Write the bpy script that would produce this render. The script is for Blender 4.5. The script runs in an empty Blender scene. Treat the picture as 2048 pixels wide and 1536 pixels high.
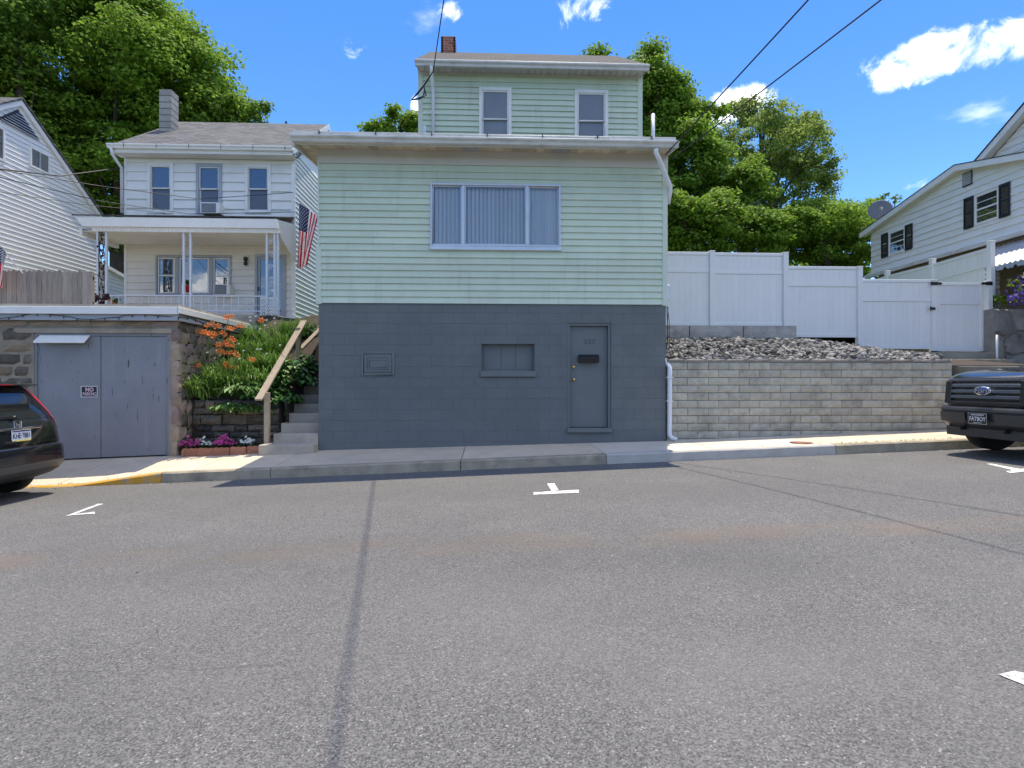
import bpy, bmesh, math, random
import numpy as np
from mathutils import Vector, Matrix
sc = bpy.context.scene
COL = sc.collection
R = math.radians
# ---------------------------------------------------------------- camera
TH = R(2.2); CT, ST = math.cos(TH), math.sin(TH); F = 1100.0; CZ = 1.385
cam = bpy.data.cameras.new('camera'); camo = bpy.data.objects.new('camera', cam); COL.objects.link(camo)
cam.sensor_width = 36; cam.lens = 36 * F / 2048; cam.clip_end = 3000; cam.clip_start = .05
camo.location = (0, 0, CZ); camo.rotation_euler = (R(90), 0, -TH); sc.camera = camo
# ---------------------------------------------------------------- sun and sky
SUN_EL = R(73.5); SUN_DIR = Vector((.31, .95, 0)).normalized()
sv = Vector((SUN_DIR.x * math.cos(SUN_EL), SUN_DIR.y * math.cos(SUN_EL), math.sin(SUN_EL)))
sun = bpy.data.lights.new('sun', 'SUN'); suno = bpy.data.objects.new('sun', sun); COL.objects.link(suno)
sun.energy = 2.2; sun.angle = R(.5); sun.color = (1, .90, .74); suno.location = (5, 10, 30)
suno.rotation_euler = (-sv).to_track_quat('-Z', 'Y').to_euler()
world = bpy.data.worlds.new('World'); sc.world = world; world.use_nodes = True
world.cycles.sampling_method = 'MANUAL'; world.cycles.sample_map_resolution = 512
sc.view_settings.view_transform = 'Standard'; sc.view_settings.look = 'None'
sc.view_settings.exposure = 1.5; sc.view_settings.gamma = 1
def raydir(px, py):
    u = (px - 1024) / F; v = -(py - 768) / F
    return Vector((ST + u * CT, CT - u * ST, v)).normalized()
FILL_CLOUD_SEED = 4.87  # chosen so the added fill clouds stay mostly out of view
def build_world():
    nt = world.node_tree; N = nt.nodes; Lk = nt.links; N.clear()
    out = N.new('ShaderNodeOutputWorld'); bg = N.new('ShaderNodeBackground')
    sky = N.new('ShaderNodeTexSky'); sky.sky_type = 'NISHITA'; sky.sun_disc = False
    sky.sun_elevation = SUN_EL; sky.sun_rotation = math.atan2(SUN_DIR.x, SUN_DIR.y)
    sky.altitude = 600; sky.air_density = 1.0; sky.dust_density = .0; sky.ozone_density = 2.0
    hsv = N.new('ShaderNodeHueSaturation'); hsv.inputs['Saturation'].default_value = 1.3; hsv.inputs['Hue'].default_value = .51; hsv.inputs['Value'].default_value = .72
    Lk.new(sky.outputs[0], hsv.inputs['Color'])
    tc = N.new('ShaderNodeTexCoord')
    noise = N.new('ShaderNodeTexNoise'); noise.inputs['Scale'].default_value = 22; noise.inputs['Detail'].default_value = 9
    noise.inputs['Roughness'].default_value = .62; noise.inputs['Distortion'].default_value = .5
    Lk.new(tc.outputs['Generated'], noise.inputs['Vector'])
    # clouds: (px, py, half width, half height, strength) as directions in the sky
    clouds = [(1855, 112, 84, 36, .92), (1985, 92, 86, 28, .85), (1480, 205, 62, 28, 1.15), (1435, 235, 40, 30, 1.0), (700, 92, 60, 30, .42),
              (1165, 22, 60, 34, .55), (893, 14, 36, 26, .55), (856, 62, 18, 16, .45), (1235, 80, 22, 20, .5), (833, 232, 16, 34, .9),
              (1842, 374, 30, 16, .7)]
    last = None
    def mth(op, a, b=None, c=None):
        m = N.new('ShaderNodeMath'); m.operation = op
        for i, s in enumerate((a, b, c)):
            if s is None: continue
            if isinstance(s, (int, float)): m.inputs[i].default_value = s
            else: Lk.new(s, m.inputs[i])
        return m.outputs[0]
    def dot(vec):
        d = N.new('ShaderNodeVectorMath'); d.operation = 'DOT_PRODUCT'; Lk.new(tc.outputs['Generated'], d.inputs[0]); d.inputs[1].default_value = vec
        return d.outputs['Value']
    for (px, py, hw, hh, st) in clouds:
        d = raydir(px, py); rt = Vector((d.y, -d.x, 0)).normalized(); up = rt.cross(d)
        k = F / d.dot(Vector((ST, CT, 0)))**-1
        a = mth('MULTIPLY', dot(rt), k / hw); b = mth('MULTIPLY', dot(up), k / hh)
        e = mth('ADD', mth('MULTIPLY', a, a), mth('MULTIPLY', b, b))
        m = mth('MULTIPLY', mth('MAXIMUM', mth('SUBTRACT', 1.0, e), 0.0), st)
        m = mth('MULTIPLY', m, mth('GREATER_THAN', dot(d), 0.2))
        last = m if last is None else mth('MAXIMUM', last, m)
    # added cumulus noise field on a flat layer, mostly out of view, brightening the shade
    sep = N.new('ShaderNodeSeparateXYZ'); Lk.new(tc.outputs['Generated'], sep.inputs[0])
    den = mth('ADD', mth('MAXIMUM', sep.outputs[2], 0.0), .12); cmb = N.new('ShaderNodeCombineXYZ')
    Lk.new(mth('DIVIDE', sep.outputs[0], den), cmb.inputs[0]); Lk.new(mth('DIVIDE', sep.outputs[1], den), cmb.inputs[1]); cmb.inputs[2].default_value = FILL_CLOUD_SEED
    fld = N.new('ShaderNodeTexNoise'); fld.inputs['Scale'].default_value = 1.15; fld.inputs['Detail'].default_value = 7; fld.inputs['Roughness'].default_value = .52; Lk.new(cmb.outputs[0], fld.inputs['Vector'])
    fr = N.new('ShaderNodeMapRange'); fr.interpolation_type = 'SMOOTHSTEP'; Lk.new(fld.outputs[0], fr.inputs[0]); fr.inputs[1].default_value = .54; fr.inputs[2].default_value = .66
    # density = mask + noise - threshold
    t = mth('ADD', mth('MULTIPLY', last, .75), mth('SUBTRACT', mth('MULTIPLY', noise.outputs[0], 1.5), 1.05))
    mr = N.new('ShaderNodeMapRange'); mr.interpolation_type = 'SMOOTHSTEP'; Lk.new(t, mr.inputs[0])
    mr.inputs[1].default_value = 0.0; mr.inputs[2].default_value = .55
    dens = mth('MULTIPLY', mr.outputs[0], mth('MINIMUM', mth('MULTIPLY', last, 4.0), 1.0))
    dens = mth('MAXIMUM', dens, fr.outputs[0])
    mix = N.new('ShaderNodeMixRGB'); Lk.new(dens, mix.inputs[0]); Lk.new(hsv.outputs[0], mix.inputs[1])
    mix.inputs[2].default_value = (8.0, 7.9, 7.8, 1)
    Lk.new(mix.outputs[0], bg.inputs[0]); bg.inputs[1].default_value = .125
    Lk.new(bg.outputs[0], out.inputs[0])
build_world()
# ---------------------------------------------------------------- helpers
def pw(px, py, Y):
    u = (px - 1024) / F; v = -(py - 768) / F
    t = Y / (CT - u * ST); return Vector(((ST + u * CT) * t, Y, CZ + v * t))
def pX(px, py, X):
    u = (px - 1024) / F; v = -(py - 768) / F
    t = X / (ST + u * CT); return Vector((X, (CT - u * ST) * t, CZ + v * t))
SL = .0363
def roadz(x, y):
    return SL * x + (.05 * (1 - ((y - 5) / 3.95) ** 2) if 1.05 < y < 8.95 else 0)
def pr(px, py):
    u = (px - 1024) / F; v = -(py - 768) / F
    dx = ST + u * CT; dy = CT - u * ST; t = CZ / (SL * dx - v)
    for _ in range(4): t = (CZ - (roadz(dx * t, dy * t) - SL * dx * t)) / (SL * dx - v)
    return Vector((dx * t, dy * t, roadz(dx * t, dy * t)))
def interp(x, xs, ys): return float(np.interp(x, xs, ys))
def sidez(x): return interp(x, [-40, -6, -3.23, 3.33, 9, 40], [-1.2, .048, .147, .290, .502, 1.63])
def curbh(x): return interp(x, [-12, -10.8, -6.6, -5.3, 40], [.16, .02, .02, .16, .165])
WT = {}
def link(o, parent=None, w=(0, 0, 0)):
    COL.objects.link(o); w = Vector(w); WT[o.name] = w
    if parent is not None:
        o.parent = parent; o.location = w - WT[parent.name]
    else: o.location = w
    return o
def thing(name, label, cat, loc=(0, 0, 0), group=None):
    o = bpy.data.objects.new(name, None); o.empty_display_size = .2
    link(o, None, loc); return tag(o, label, cat, group)
def tag(o, label, cat=None, group=None, kind=None):
    o['label'] = label
    if cat: o['category'] = cat
    if group: o['group'] = group
    if kind: o['kind'] = kind
    return o
def struct(o):
    o['kind'] = 'structure'; return o
def to_mesh(name, v, f, mats, smooth=False, bevel=0, seg=1, mi=None):
    me = bpy.data.meshes.new(name); me.from_pydata([tuple(p) for p in v], [], f)
    if not isinstance(mats, (list, tuple)): mats = [mats]
    for m in mats: me.materials.append(m)
    if mi is not None: me.polygons.foreach_set('material_index', mi)
    if bevel:
        bm = bmesh.new(); bm.from_mesh(me)
        bmesh.ops.remove_doubles(bm, verts=bm.verts, dist=1e-5)
        bmesh.ops.bevel(bm, geom=[e for e in bm.edges if len(e.link_faces) == 2 and e.calc_face_angle(0) > .5], offset=bevel, segments=seg, profile=.6, affect='EDGES', clamp_overlap=True)
        bm.to_mesh(me); bm.free()
    if smooth: me.shade_smooth() if hasattr(me, 'shade_smooth') else None
    me.update(); return me
class MB:
    def __init__(s): s.v = []; s.f = []; s.m = []; s.cm = 0
    def add(s, vs, fs):
        b = len(s.v); s.v += [Vector(p) for p in vs]; s.f += [[b + i for i in f] for f in fs]; s.m += [s.cm] * len(fs); return s
    def hexa(s, p):  # 8 points: bottom loop 0-3, top loop 4-7
        return s.add(p, [(3, 2, 1, 0), (4, 5, 6, 7), (0, 1, 5, 4), (1, 2, 6, 5), (2, 3, 7, 6), (3, 0, 4, 7)])
    def box(s, x0, x1, y0, y1, z0, z1):
        x0, x1 = min(x0, x1), max(x0, x1); y0, y1 = min(y0, y1), max(y0, y1); z0, z1 = min(z0, z1), max(z0, z1)
        return s.hexa([(x0, y0, z0), (x1, y0, z0), (x1, y1, z0), (x0, y1, z0), (x0, y0, z1), (x1, y0, z1), (x1, y1, z1), (x0, y1, z1)])
    def prism(s, poly, d):  # polygon of 3D points extruded by vector d
        n = len(poly); d = Vector(d); a = [Vector(p) for p in poly]
        fs = [tuple(range(n))[::-1], tuple(range(n, 2 * n))] + [(i, (i + 1) % n, n + (i + 1) % n, n + i) for i in range(n)]
        return s.add(a + [p + d for p in a], fs)
    def tube(s, pts, r, n=8, cap=True):
        pts = [Vector(p) for p in pts]; rs = r if isinstance(r, (list, tuple)) else [r] * len(pts)
        vs = []; fs = []; up = None
        for i, p in enumerate(pts):
            t = (pts[min(i + 1, len(pts) - 1)] - pts[max(i - 1, 0)]).normalized()
            if up is None: up = t.orthogonal().normalized()
            up = (up - t * up.dot(t)); up = up.normalized() if up.length > 1e-6 else t.orthogonal().normalized()
            b = t.cross(up)
            for k in range(n):
                a = 2 * math.pi * (k + .5) / n; vs.append(p + (up * math.cos(a) + b * math.sin(a)) * rs[i])
        for i in range(len(pts) - 1):
            for k in range(n): fs.append((i * n + k, i * n + (k + 1) % n, (i + 1) * n + (k + 1) % n, (i + 1) * n + k))
        if cap: fs.append(tuple(range(n))[::-1]); fs.append(tuple((len(pts) - 1) * n + k for k in range(n)))
        return s.add(vs, fs)
    def bar(s, a, b, w, h, up=(0, 0, 1)):  # rectangular bar a->b
        a = Vector(a); b = Vector(b); t = (b - a).normalized(); sd = t.cross(Vector(up)).normalized(); u = sd.cross(t)
        q = [(-1, -1), (1, -1), (1, 1), (-1, 1)]
        return s.hexa([a + sd * (i * w / 2) + u * (j * h / 2) for i, j in q] + [b + sd * (i * w / 2) + u * (j * h / 2) for i, j in q])
    def lathe(s, prof, c, axis=(0, 0, 1), n=20):  # prof: (radius, height)
        ax = Vector(axis).normalized(); e1 = ax.orthogonal().normalized(); e2 = ax.cross(e1); c = Vector(c); vs = []; fs = []
        for r, h in prof:
            for k in range(n):
                a = 2 * math.pi * k / n; vs.append(c + ax * h + (e1 * math.cos(a) + e2 * math.sin(a)) * max(r, 1e-4))
        for i in range(len(prof) - 1):
            for k in range(n): fs.append((i * n + k, i * n + (k + 1) % n, (i + 1) * n + (k + 1) % n, (i + 1) * n + k))
        fs.append(tuple(range(n))[::-1]); fs.append(tuple((len(prof) - 1) * n + k for k in range(n)))
        return s.add(vs, fs)
    def grid(s, fn, nu, nv):
        vs = [fn(i / nu, j / nv) for j in range(nv + 1) for i in range(nu + 1)]
        fs = [(j * (nu + 1) + i, j * (nu + 1) + i + 1, (j + 1) * (nu + 1) + i + 1, (j + 1) * (nu + 1) + i) for j in range(nv) for i in range(nu)]
        return s.add(vs, fs)
    def build(s, name, mat, parent=None, smooth=False, bevel=0, seg=1, local=False):
        me = to_mesh(name, s.v, s.f, mat, smooth, bevel, seg, s.m if isinstance(mat, (list, tuple)) else None)
        o = bpy.data.objects.new(name, me)
        if local:
            COL.objects.link(o); o.parent = parent; WT[o.name] = Vector((0, 0, 0)); return o
        return link(o, parent)
def box(name, x0, x1, y0, y1, z0, z1, mat, parent=None, bevel=0, local=False):
    return MB().box(x0, x1, y0, y1, z0, z1).build(name, mat, parent, False, bevel, 1, local)
def inst(name, me, w, parent, rot=(0, 0, 0), scale=(1, 1, 1)):
    o = bpy.data.objects.new(name, me); link(o, parent, w); o.rotation_euler = rot; o.scale = scale; return o
def text(name, s, size, mat, parent, loc, rot, xs=1.0, extrude=.002, local=False, align='CENTER', shear=0, bold=0):
    cu = bpy.data.curves.new(name, 'FONT'); cu.body = s; cu.size = size; cu.extrude = extrude; cu.align_x = align; cu.align_y = 'CENTER'; cu.shear = shear; cu.offset = bold; cu.resolution_u = 3
    t = bpy.data.objects.new(name, cu); COL.objects.link(t); bpy.context.view_layer.update()
    me = bpy.data.meshes.new_from_object(t.evaluated_get(bpy.context.evaluated_depsgraph_get()))
    bpy.data.objects.remove(t); me.materials.clear(); me.materials.append(mat)
    o = bpy.data.objects.new(name, me)
    if local: COL.objects.link(o); o.parent = parent; o.location = loc
    else: link(o, parent, loc)
    o.rotation_euler = rot; o.scale = (xs, 1, 1); return o
# ---------------------------------------------------------------- materials
def M(name, col, rough=.6, var=.08, scale=6, rnd=0, bump=0, bscale=60, metal=0, spec=.5, stain=None, fine=0, stretch=None, trans=0, island=0, coat=0, mottle=None):
    m = bpy.data.materials.new(name); m.use_nodes = True; nt = m.node_tree; N = nt.nodes; K = nt.links
    b = N['Principled BSDF']; b.inputs['Roughness'].default_value = rough; b.inputs['Metallic'].default_value = metal; b.inputs['Specular IOR Level'].default_value = spec
    if coat: b.inputs['Coat Weight'].default_value = coat; b.inputs['Coat Roughness'].default_value = .03
    geo = N.new('ShaderNodeNewGeometry'); mp = N.new('ShaderNodeMapping'); K.new(geo.outputs['Position'], mp.inputs[0])
    if stretch: mp.inputs['Scale'].default_value = stretch
    def noise(sc_, det=5, src=mp.outputs[0], rgh=.55):
        n = N.new('ShaderNodeTexNoise'); n.inputs['Scale'].default_value = sc_; n.inputs['Detail'].default_value = det; n.inputs['Roughness'].default_value = rgh; K.new(src, n.inputs['Vector']); return n.outputs[0]
    def rng(src, lo, hi, a=.25, c=.75):
        r = N.new('ShaderNodeMapRange'); r.inputs[1].default_value = a; r.inputs[2].default_value = c; r.inputs[3].default_value = lo; r.inputs[4].default_value = hi; K.new(src, r.inputs[0]); return r.outputs[0]
    def mul(a, c):
        x = N.new('ShaderNodeMath'); x.operation = 'MULTIPLY'; K.new(a, x.inputs[0])
        if isinstance(c, float): x.inputs[1].default_value = c
        else: K.new(c, x.inputs[1])
        return x.outputs[0]
    f = rng(noise(scale), 1 - var, 1 + var)
    if fine: f = mul(f, rng(noise(170, 2), 1 - fine, 1 + fine))
    if rnd:
        oi = N.new('ShaderNodeObjectInfo'); f = mul(f, rng(oi.outputs['Random'], 1 - rnd, 1 + rnd, 0, 1))
    if island: f = mul(f, rng(geo.outputs['Random Per Island'], 1 - island, 1 + island, 0, 1))
    base = N.new('ShaderNodeRGB'); base.outputs[0].default_value = (*col, 1); c = base.outputs[0]
    def mixc(fac, a, col2):
        x = N.new('ShaderNodeMixRGB'); K.new(fac, x.inputs[0]); K.new(a, x.inputs[1]); x.inputs[2].default_value = (*col2, 1); return x.outputs[0]
    if mottle:  # second colour chosen per object
        oi = N.new('ShaderNodeObjectInfo'); mm = N.new('ShaderNodeMath'); mm.operation = 'FRACT'; K.new(mul(oi.outputs['Random'], 7.31), mm.inputs[0]); c = mixc(rng(mm.outputs[0], 0, 1, .2, .9), c, mottle)
    for st in (stain or []):  # (colour, amount, scale, lo, hi, stretch)
        src = geo.outputs['Position']
        if len(st) > 5:
            m2 = N.new('ShaderNodeMapping'); m2.inputs['Scale'].default_value = st[5]; K.new(src, m2.inputs[0]); src = m2.outputs[0]
        c = mixc(rng(noise(st[2], 6, src, .6), 0, st[1], st[3], st[4]), c, st[0])
    vm = N.new('ShaderNodeVectorMath'); vm.operation = 'SCALE'; K.new(c, vm.inputs[0]); K.new(f, vm.inputs['Scale']); K.new(vm.outputs[0], b.inputs['Base Color'])
    if bump:
        bp = N.new('ShaderNodeBump'); bp.inputs['Strength'].default_value = bump; bp.inputs['Distance'].default_value = .02; K.new(noise(bscale, 4), bp.inputs['Height']); K.new(bp.outputs[0], b.inputs['Normal'])
    if trans:
        tr = N.new('ShaderNodeBsdfTranslucent'); K.new(vm.outputs[0], tr.inputs[0]); mx = N.new('ShaderNodeMixShader'); mx.inputs[0].default_value = trans
        K.new(b.outputs[0], mx.inputs[1]); K.new(tr.outputs[0], mx.inputs[2]); K.new(mx.outputs[0], N['Material Output'].inputs[0])
    return m
def glass_mat(name, tint=(.8, .85, .9), refl=.12):
    m = bpy.data.materials.new(name); m.use_nodes = True; nt = m.node_tree; N = nt.nodes; K = nt.links; N.clear()
    o = N.new('ShaderNodeOutputMaterial'); mx = N.new('ShaderNodeMixShader'); t = N.new('ShaderNodeBsdfTransparent'); g = N.new('ShaderNodeBsdfGlossy')
    g.inputs['Roughness'].default_value = .01; t.inputs[0].default_value = (*tint, 1); fr = N.new('ShaderNodeFresnel'); fr.inputs[0].default_value = 1.5
    ad = N.new('ShaderNodeMath'); ad.operation = 'ADD'; ad.inputs[1].default_value = refl; K.new(fr.outputs[0], ad.inputs[0]); K.new(ad.outputs[0], mx.inputs[0])
    K.new(t.outputs[0], mx.inputs[1]); K.new(g.outputs[0], mx.inputs[2]); K.new(mx.outputs[0], o.inputs[0]); return m
GRIME = ((.09, .085, .075), .55, 1.3, .52, .8)
m_green = M('mint_siding', (.56, .635, .50), .55, .05, 3, .05, .05, 40, stain=[((.36, .35, .27), .35, 1.1, .5, .8, (1, 1, .35)), ((.33, .34, .28), .4, 2.2, .56, .78, (2.6, 1, .22)), ((.2, .2, .17), .5, 16, .7, .76)])
m_trim_green = M('mint_trim', (.57, .635, .52), .5, .04)
m_white = M('white_paint', (.80, .785, .755), .45, .04, 4, .03, stain=[((.42, .39, .33), .35, 2.2, .55, .85)])
m_gutter = M('gutter_white', (.62, .61, .58), .4, .06, 5, .02, stain=[((.24, .21, .17), .7, 2.6, .5, .8, (1, 1, 3)), ((.1, .09, .08), .4, 14, .6, .8)])
m_frieze = M('frieze_board', (.58, .56, .53), .6, .05, 2, .03, stain=[((.36, .31, .24), .4, 1.5, .5, .85)])
m_soffit = M('soffit_panel', (.50, .45, .35), .6, .1, 5, .18, mottle=(.60, .50, .34), stain=[((.3, .2, .1), .5, 3.0, .55, .8)])
m_soffit_new = M('soffit_patch', (.36, .36, .37), .5, .05)
m_block = M('blue_grey_block', (.132, .146, .148), .7, .10, 2.2, .025, .25, 70, stain=[((.105, .12, .13), .5, .8, .45, .8), ((.2, .22, .24), .25, 9, .66, .8)], fine=.08)
m_mortar = M('painted_joint', (.112, .115, .12), .75, .08, 4, 0, .3, 80)
m_doorp = M('blue_grey_paint', (.14, .153, .155), .5, .06, 3, 0, .05, 40)
m_dark = M('black_metal', (.012, .012, .013), .35, .05)
m_brass = M('brass', (.7, .5, .2), .25, .05, metal=1)
m_alum = M('aluminium', (.62, .62, .63), .35, .06, 9, metal=.6)
m_glass = glass_mat('window_glass', (.97, .97, .98), .03)
m_blind = M('vinyl_blind', (.85, .84, .82), .5, .03, 3, .06)
m_room = M('dark_room', (.03, .03, .034), .9)
m_pane = M('screened_pane', (.23, .24, .26), .12, .10, 2, 0, spec=.6)
def pane_mat(name, dark, refl):
    m = bpy.data.materials.new(name); m.use_nodes = True; nt = m.node_tree; N = nt.nodes; K = nt.links; N.clear()
    o = N.new('ShaderNodeOutputMaterial'); mx = N.new('ShaderNodeMixShader'); d = N.new('ShaderNodeBsdfDiffuse'); g = N.new('ShaderNodeBsdfGlossy'); d.inputs[0].default_value = (*dark, 1)
    g.inputs['Roughness'].default_value = .015; g.inputs[0].default_value = (.85, .88, .92, 1); fr = N.new('ShaderNodeFresnel'); ad = N.new('ShaderNodeMath'); ad.operation = 'ADD'; ad.inputs[1].default_value = refl; K.new(fr.outputs[0], ad.inputs[0]); K.new(ad.outputs[0], mx.inputs[0])
    tc = N.new('ShaderNodeNewGeometry'); n = N.new('ShaderNodeTexNoise'); n.inputs['Scale'].default_value = 2.2; K.new(tc.outputs['Position'], n.inputs[0]); b = N.new('ShaderNodeBump'); b.inputs['Strength'].default_value = .06; b.inputs['Distance'].default_value = .03; K.new(n.outputs[0], b.inputs['Height']); K.new(b.outputs[0], g.inputs['Normal'])
    K.new(d.outputs[0], mx.inputs[1]); K.new(g.outputs[0], mx.inputs[2]); K.new(mx.outputs[0], o.inputs[0]); return m
m_pane_d = pane_mat('dark_pane', (.05, .05, .052), .16)
m_pane_l = pane_mat('curtained_pane', (.11, .10, .095), .05)
def shingles(name, c1, c2, k):
    m = M(name, (1, 1, 1), .92, .14, 2, 0, .5, 60, fine=.25); nt = m.node_tree; N = nt.nodes; K = nt.links; b = N['Principled BSDF']; src = b.inputs['Base Color'].links[0].from_socket
    g = N.new('ShaderNodeNewGeometry'); sp = N.new('ShaderNodeSeparateXYZ'); K.new(g.outputs['Position'], sp.inputs[0]); cb = N.new('ShaderNodeCombineXYZ'); K.new(sp.outputs[0], cb.inputs[0]); mu = N.new('ShaderNodeMath'); mu.operation = 'MULTIPLY'; mu.inputs[1].default_value = k; K.new(sp.outputs[2], mu.inputs[0]); K.new(mu.outputs[0], cb.inputs[1])
    br = N.new('ShaderNodeTexBrick'); br.inputs['Scale'].default_value = 1; br.inputs['Brick Width'].default_value = .24; br.inputs['Row Height'].default_value = .13; br.inputs['Mortar Size'].default_value = .012; br.inputs['Color1'].default_value = (*c1, 1); br.inputs['Color2'].default_value = (*c2, 1); br.inputs['Mortar'].default_value = (*[v * .45 for v in c2], 1); K.new(cb.outputs[0], br.inputs[0])
    vm = N.new('ShaderNodeVectorMath'); vm.operation = 'MULTIPLY'; K.new(src, vm.inputs[0]); K.new(br.outputs[0], vm.inputs[1]); K.new(vm.outputs[0], b.inputs['Base Color']); return m
m_shing = shingles('shingle_grey', (.165, .165, .168), (.085, .085, .088), 1.8)
m_shing_d = shingles('shingle_dark', (.075, .07, .066), (.042, .04, .038), 1.85)
m_brick = M('red_brick', (.36, .13, .08), .85, .2, 12, .35, .3, 60, stain=[((.08, .05, .04), .7, 4, .55, .8)])
m_bmort = M('brick_mortar', (.45, .38, .32), .9, .15, 12)
m_mort = M('mortar', (.1, .09, .085), .9, .15, 12)
m_wsid = M('white_siding', (.80, .785, .75), .5, .03, 3, .025, stain=[((.5, .46, .38), .3, 1.4, .55, .85)])
m_wsid_porch = M('cream_siding', (.76, .72, .655), .5, .04, 3, .03, stain=[((.45, .37, .27), .4, 1.1, .55, .85)])
m_wlit = M('white_vinyl_siding', (.76, .75, .73), .45, .03, 3, .02)
m_vinyl = M('white_vinyl', (.83, .805, .77), .35, .02, 3, .015, spec=.4, stain=[((.55, .53, .5), .3, 2, .55, .85, (2, 2, .5)), ((.25, .25, .25), .6, 26, .735, .76)])
m_conc = M('concrete', (.43, .375, .30), .9, .16, 3, .08, .35, 45, fine=.12, stain=[((.17, .155, .135), .65, 1.6, .48, .8), ((.1, .1, .09), .5, 7, .62, .8)])
m_walk = M('sidewalk_concrete', (.60, .50, .37), .9, .10, 2.5, .07, .25, 60, fine=.12, stain=[((.25, .225, .2), .5, 1.2, .5, .8), ((.16, .15, .13), .45, 9, .64, .8)])
m_walk_new = M('sidewalk_new', (.64, .56, .45), .88, .07, 2.5, .03, .2, 60, fine=.1, stain=[((.36, .35, .33), .4, 1.5, .5, .8)])
m_curb = M('curb_concrete', (.38, .325, .235), .92, .18, 4, .06, .5, 40, fine=.18, stain=[((.12, .115, .09), .75, 2.6, .47, .75), ((.08, .08, .07), .6, 12, .6, .78)])
m_curb_new = M('curb_new', (.46, .43, .385), .9, .1, 4, .03, .3, 50, fine=.14, stain=[((.2, .2, .19), .5, 3, .55, .8)])
m_yellow = M('yellow_paint', (.62, .33, .035), .75, .12, 6, 0, .3, 50, stain=[((.33, .3, .26), .85, 5, .5, .68)])
m_stone = M('brown_stone', (.24, .19, .13), .92, .25, 5, .32, .7, 22, mottle=(.11, .10, .085), stain=[((.05, .045, .04), .7, 2.0, .5, .75)])
m_stone_l = M('tan_stone', (.33, .26, .19), .92, .2, 5, .25, .7, 22, mottle=(.28, .2, .18), stain=[((.12, .1, .085), .6, 2.5, .5, .8)])
m_stone_d = M('dark_rubble', (.10, .09, .075), .92, .3, 5, .4, .8, 18, mottle=(.19, .16, .12), stain=[((.035, .035, .03), .7, 3, .45, .75)])
m_stone_g = M('grey_rubble', (.27, .255, .235), .92, .25, 4, .2, .7, 14, stain=[((.1, .095, .085), .7, 2.5, .45, .75)])
m_smort = M('stone_mortar', (.29, .25, .19), .95, .2, 6, 0, .6, 30, stain=[((.12, .1, .08), .7, 2, .48, .8)])
m_lint = M('cast_lintel', (.37, .31, .24), .9, .14, 3, 0, .3, 40, stain=[((.14, .125, .11), .7, 1.8, .5, .8)])
m_gdoor = M('garage_paint', (.22, .23, .255), .55, .08, 2, 0, .12, 30, stain=[((.29, .295, .31), .5, 1.4, .52, .8), ((.04, .035, .035), .9, 6, .63, .67, (3, 1, .5)), ((.33, .34, .36), .5, 3, .6, .8, (3, 1, .3))])
m_wood = M('weathered_wood', (.26, .235, .215), .9, .22, 5, .2, .4, 30, stretch=(7, 7, .7), stain=[((.09, .08, .07), .7, 3, .55, .75, (5, 5, .8))])
m_lumber = M('rail_lumber', (.42, .33, .23), .85, .15, 5, .12, .3, 30, stretch=(5, 5, 1.4), stain=[((.2, .17, .14), .6, 3, .5, .8)])
m_rwall = M('split_face_block', (.44, .42, .34), .95, .16, 7, .07, .6, 45, mottle=(.385, .37, .31), fine=.2, stain=[((.13, .12, .105), .6, 3, .5, .78)])
m_cap = M('wall_cap', (.24, .22, .195), .95, .2, 6, .15, .5, 40, fine=.15)
m_big = M('cast_block', (.36, .34, .315), .92, .22, 3, .08, .6, 16, stain=[((.14, .13, .12), .7, 3.5, .48, .75)])
m_gravel = M('crushed_rock', (.19, .18, .165), .9, .15, 8, 0, .3, 30, island=.8)
m_soil = M('soil', (.055, .04, .028), .95, .3, 8, 0, .8, 30)
m_grass = M('grass_ground', (.06, .10, .03), .95, .35, 1.2, 0, .6, 30)
m_terra = M('terracotta', (.35, .15, .09), .85, .15, 8, .1, .3, 40, stain=[((.2, .13, .1), .5, 6, .5, .8)])
m_bark = M('bark', (.075, .058, .045), .95, .3, 6, 0, .8, 25)
m_rubber = M('rubber', (.014, .014, .014), .8, .1)
m_pipe = M('pvc_white', (.72, .72, .74), .4, .04)
m_cable = M('cable', (.012, .012, .013), .6)
m_iron = M('white_iron', (.60, .63, .70), .45, .05)
m_frame_b = M('window_trim_grey', (.36, .39, .44), .5, .05)
m_shut = M('black_shutter', (.016, .018, .024), .5, .05)
m_paint = M('road_paint', (.72, .71, .68), .8, .08, 10, 0, .3, 120, stain=[((.15, .148, .145), .9, 24, .5, .62), ((.2, .2, .19), .6, 5, .5, .7)])
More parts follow.
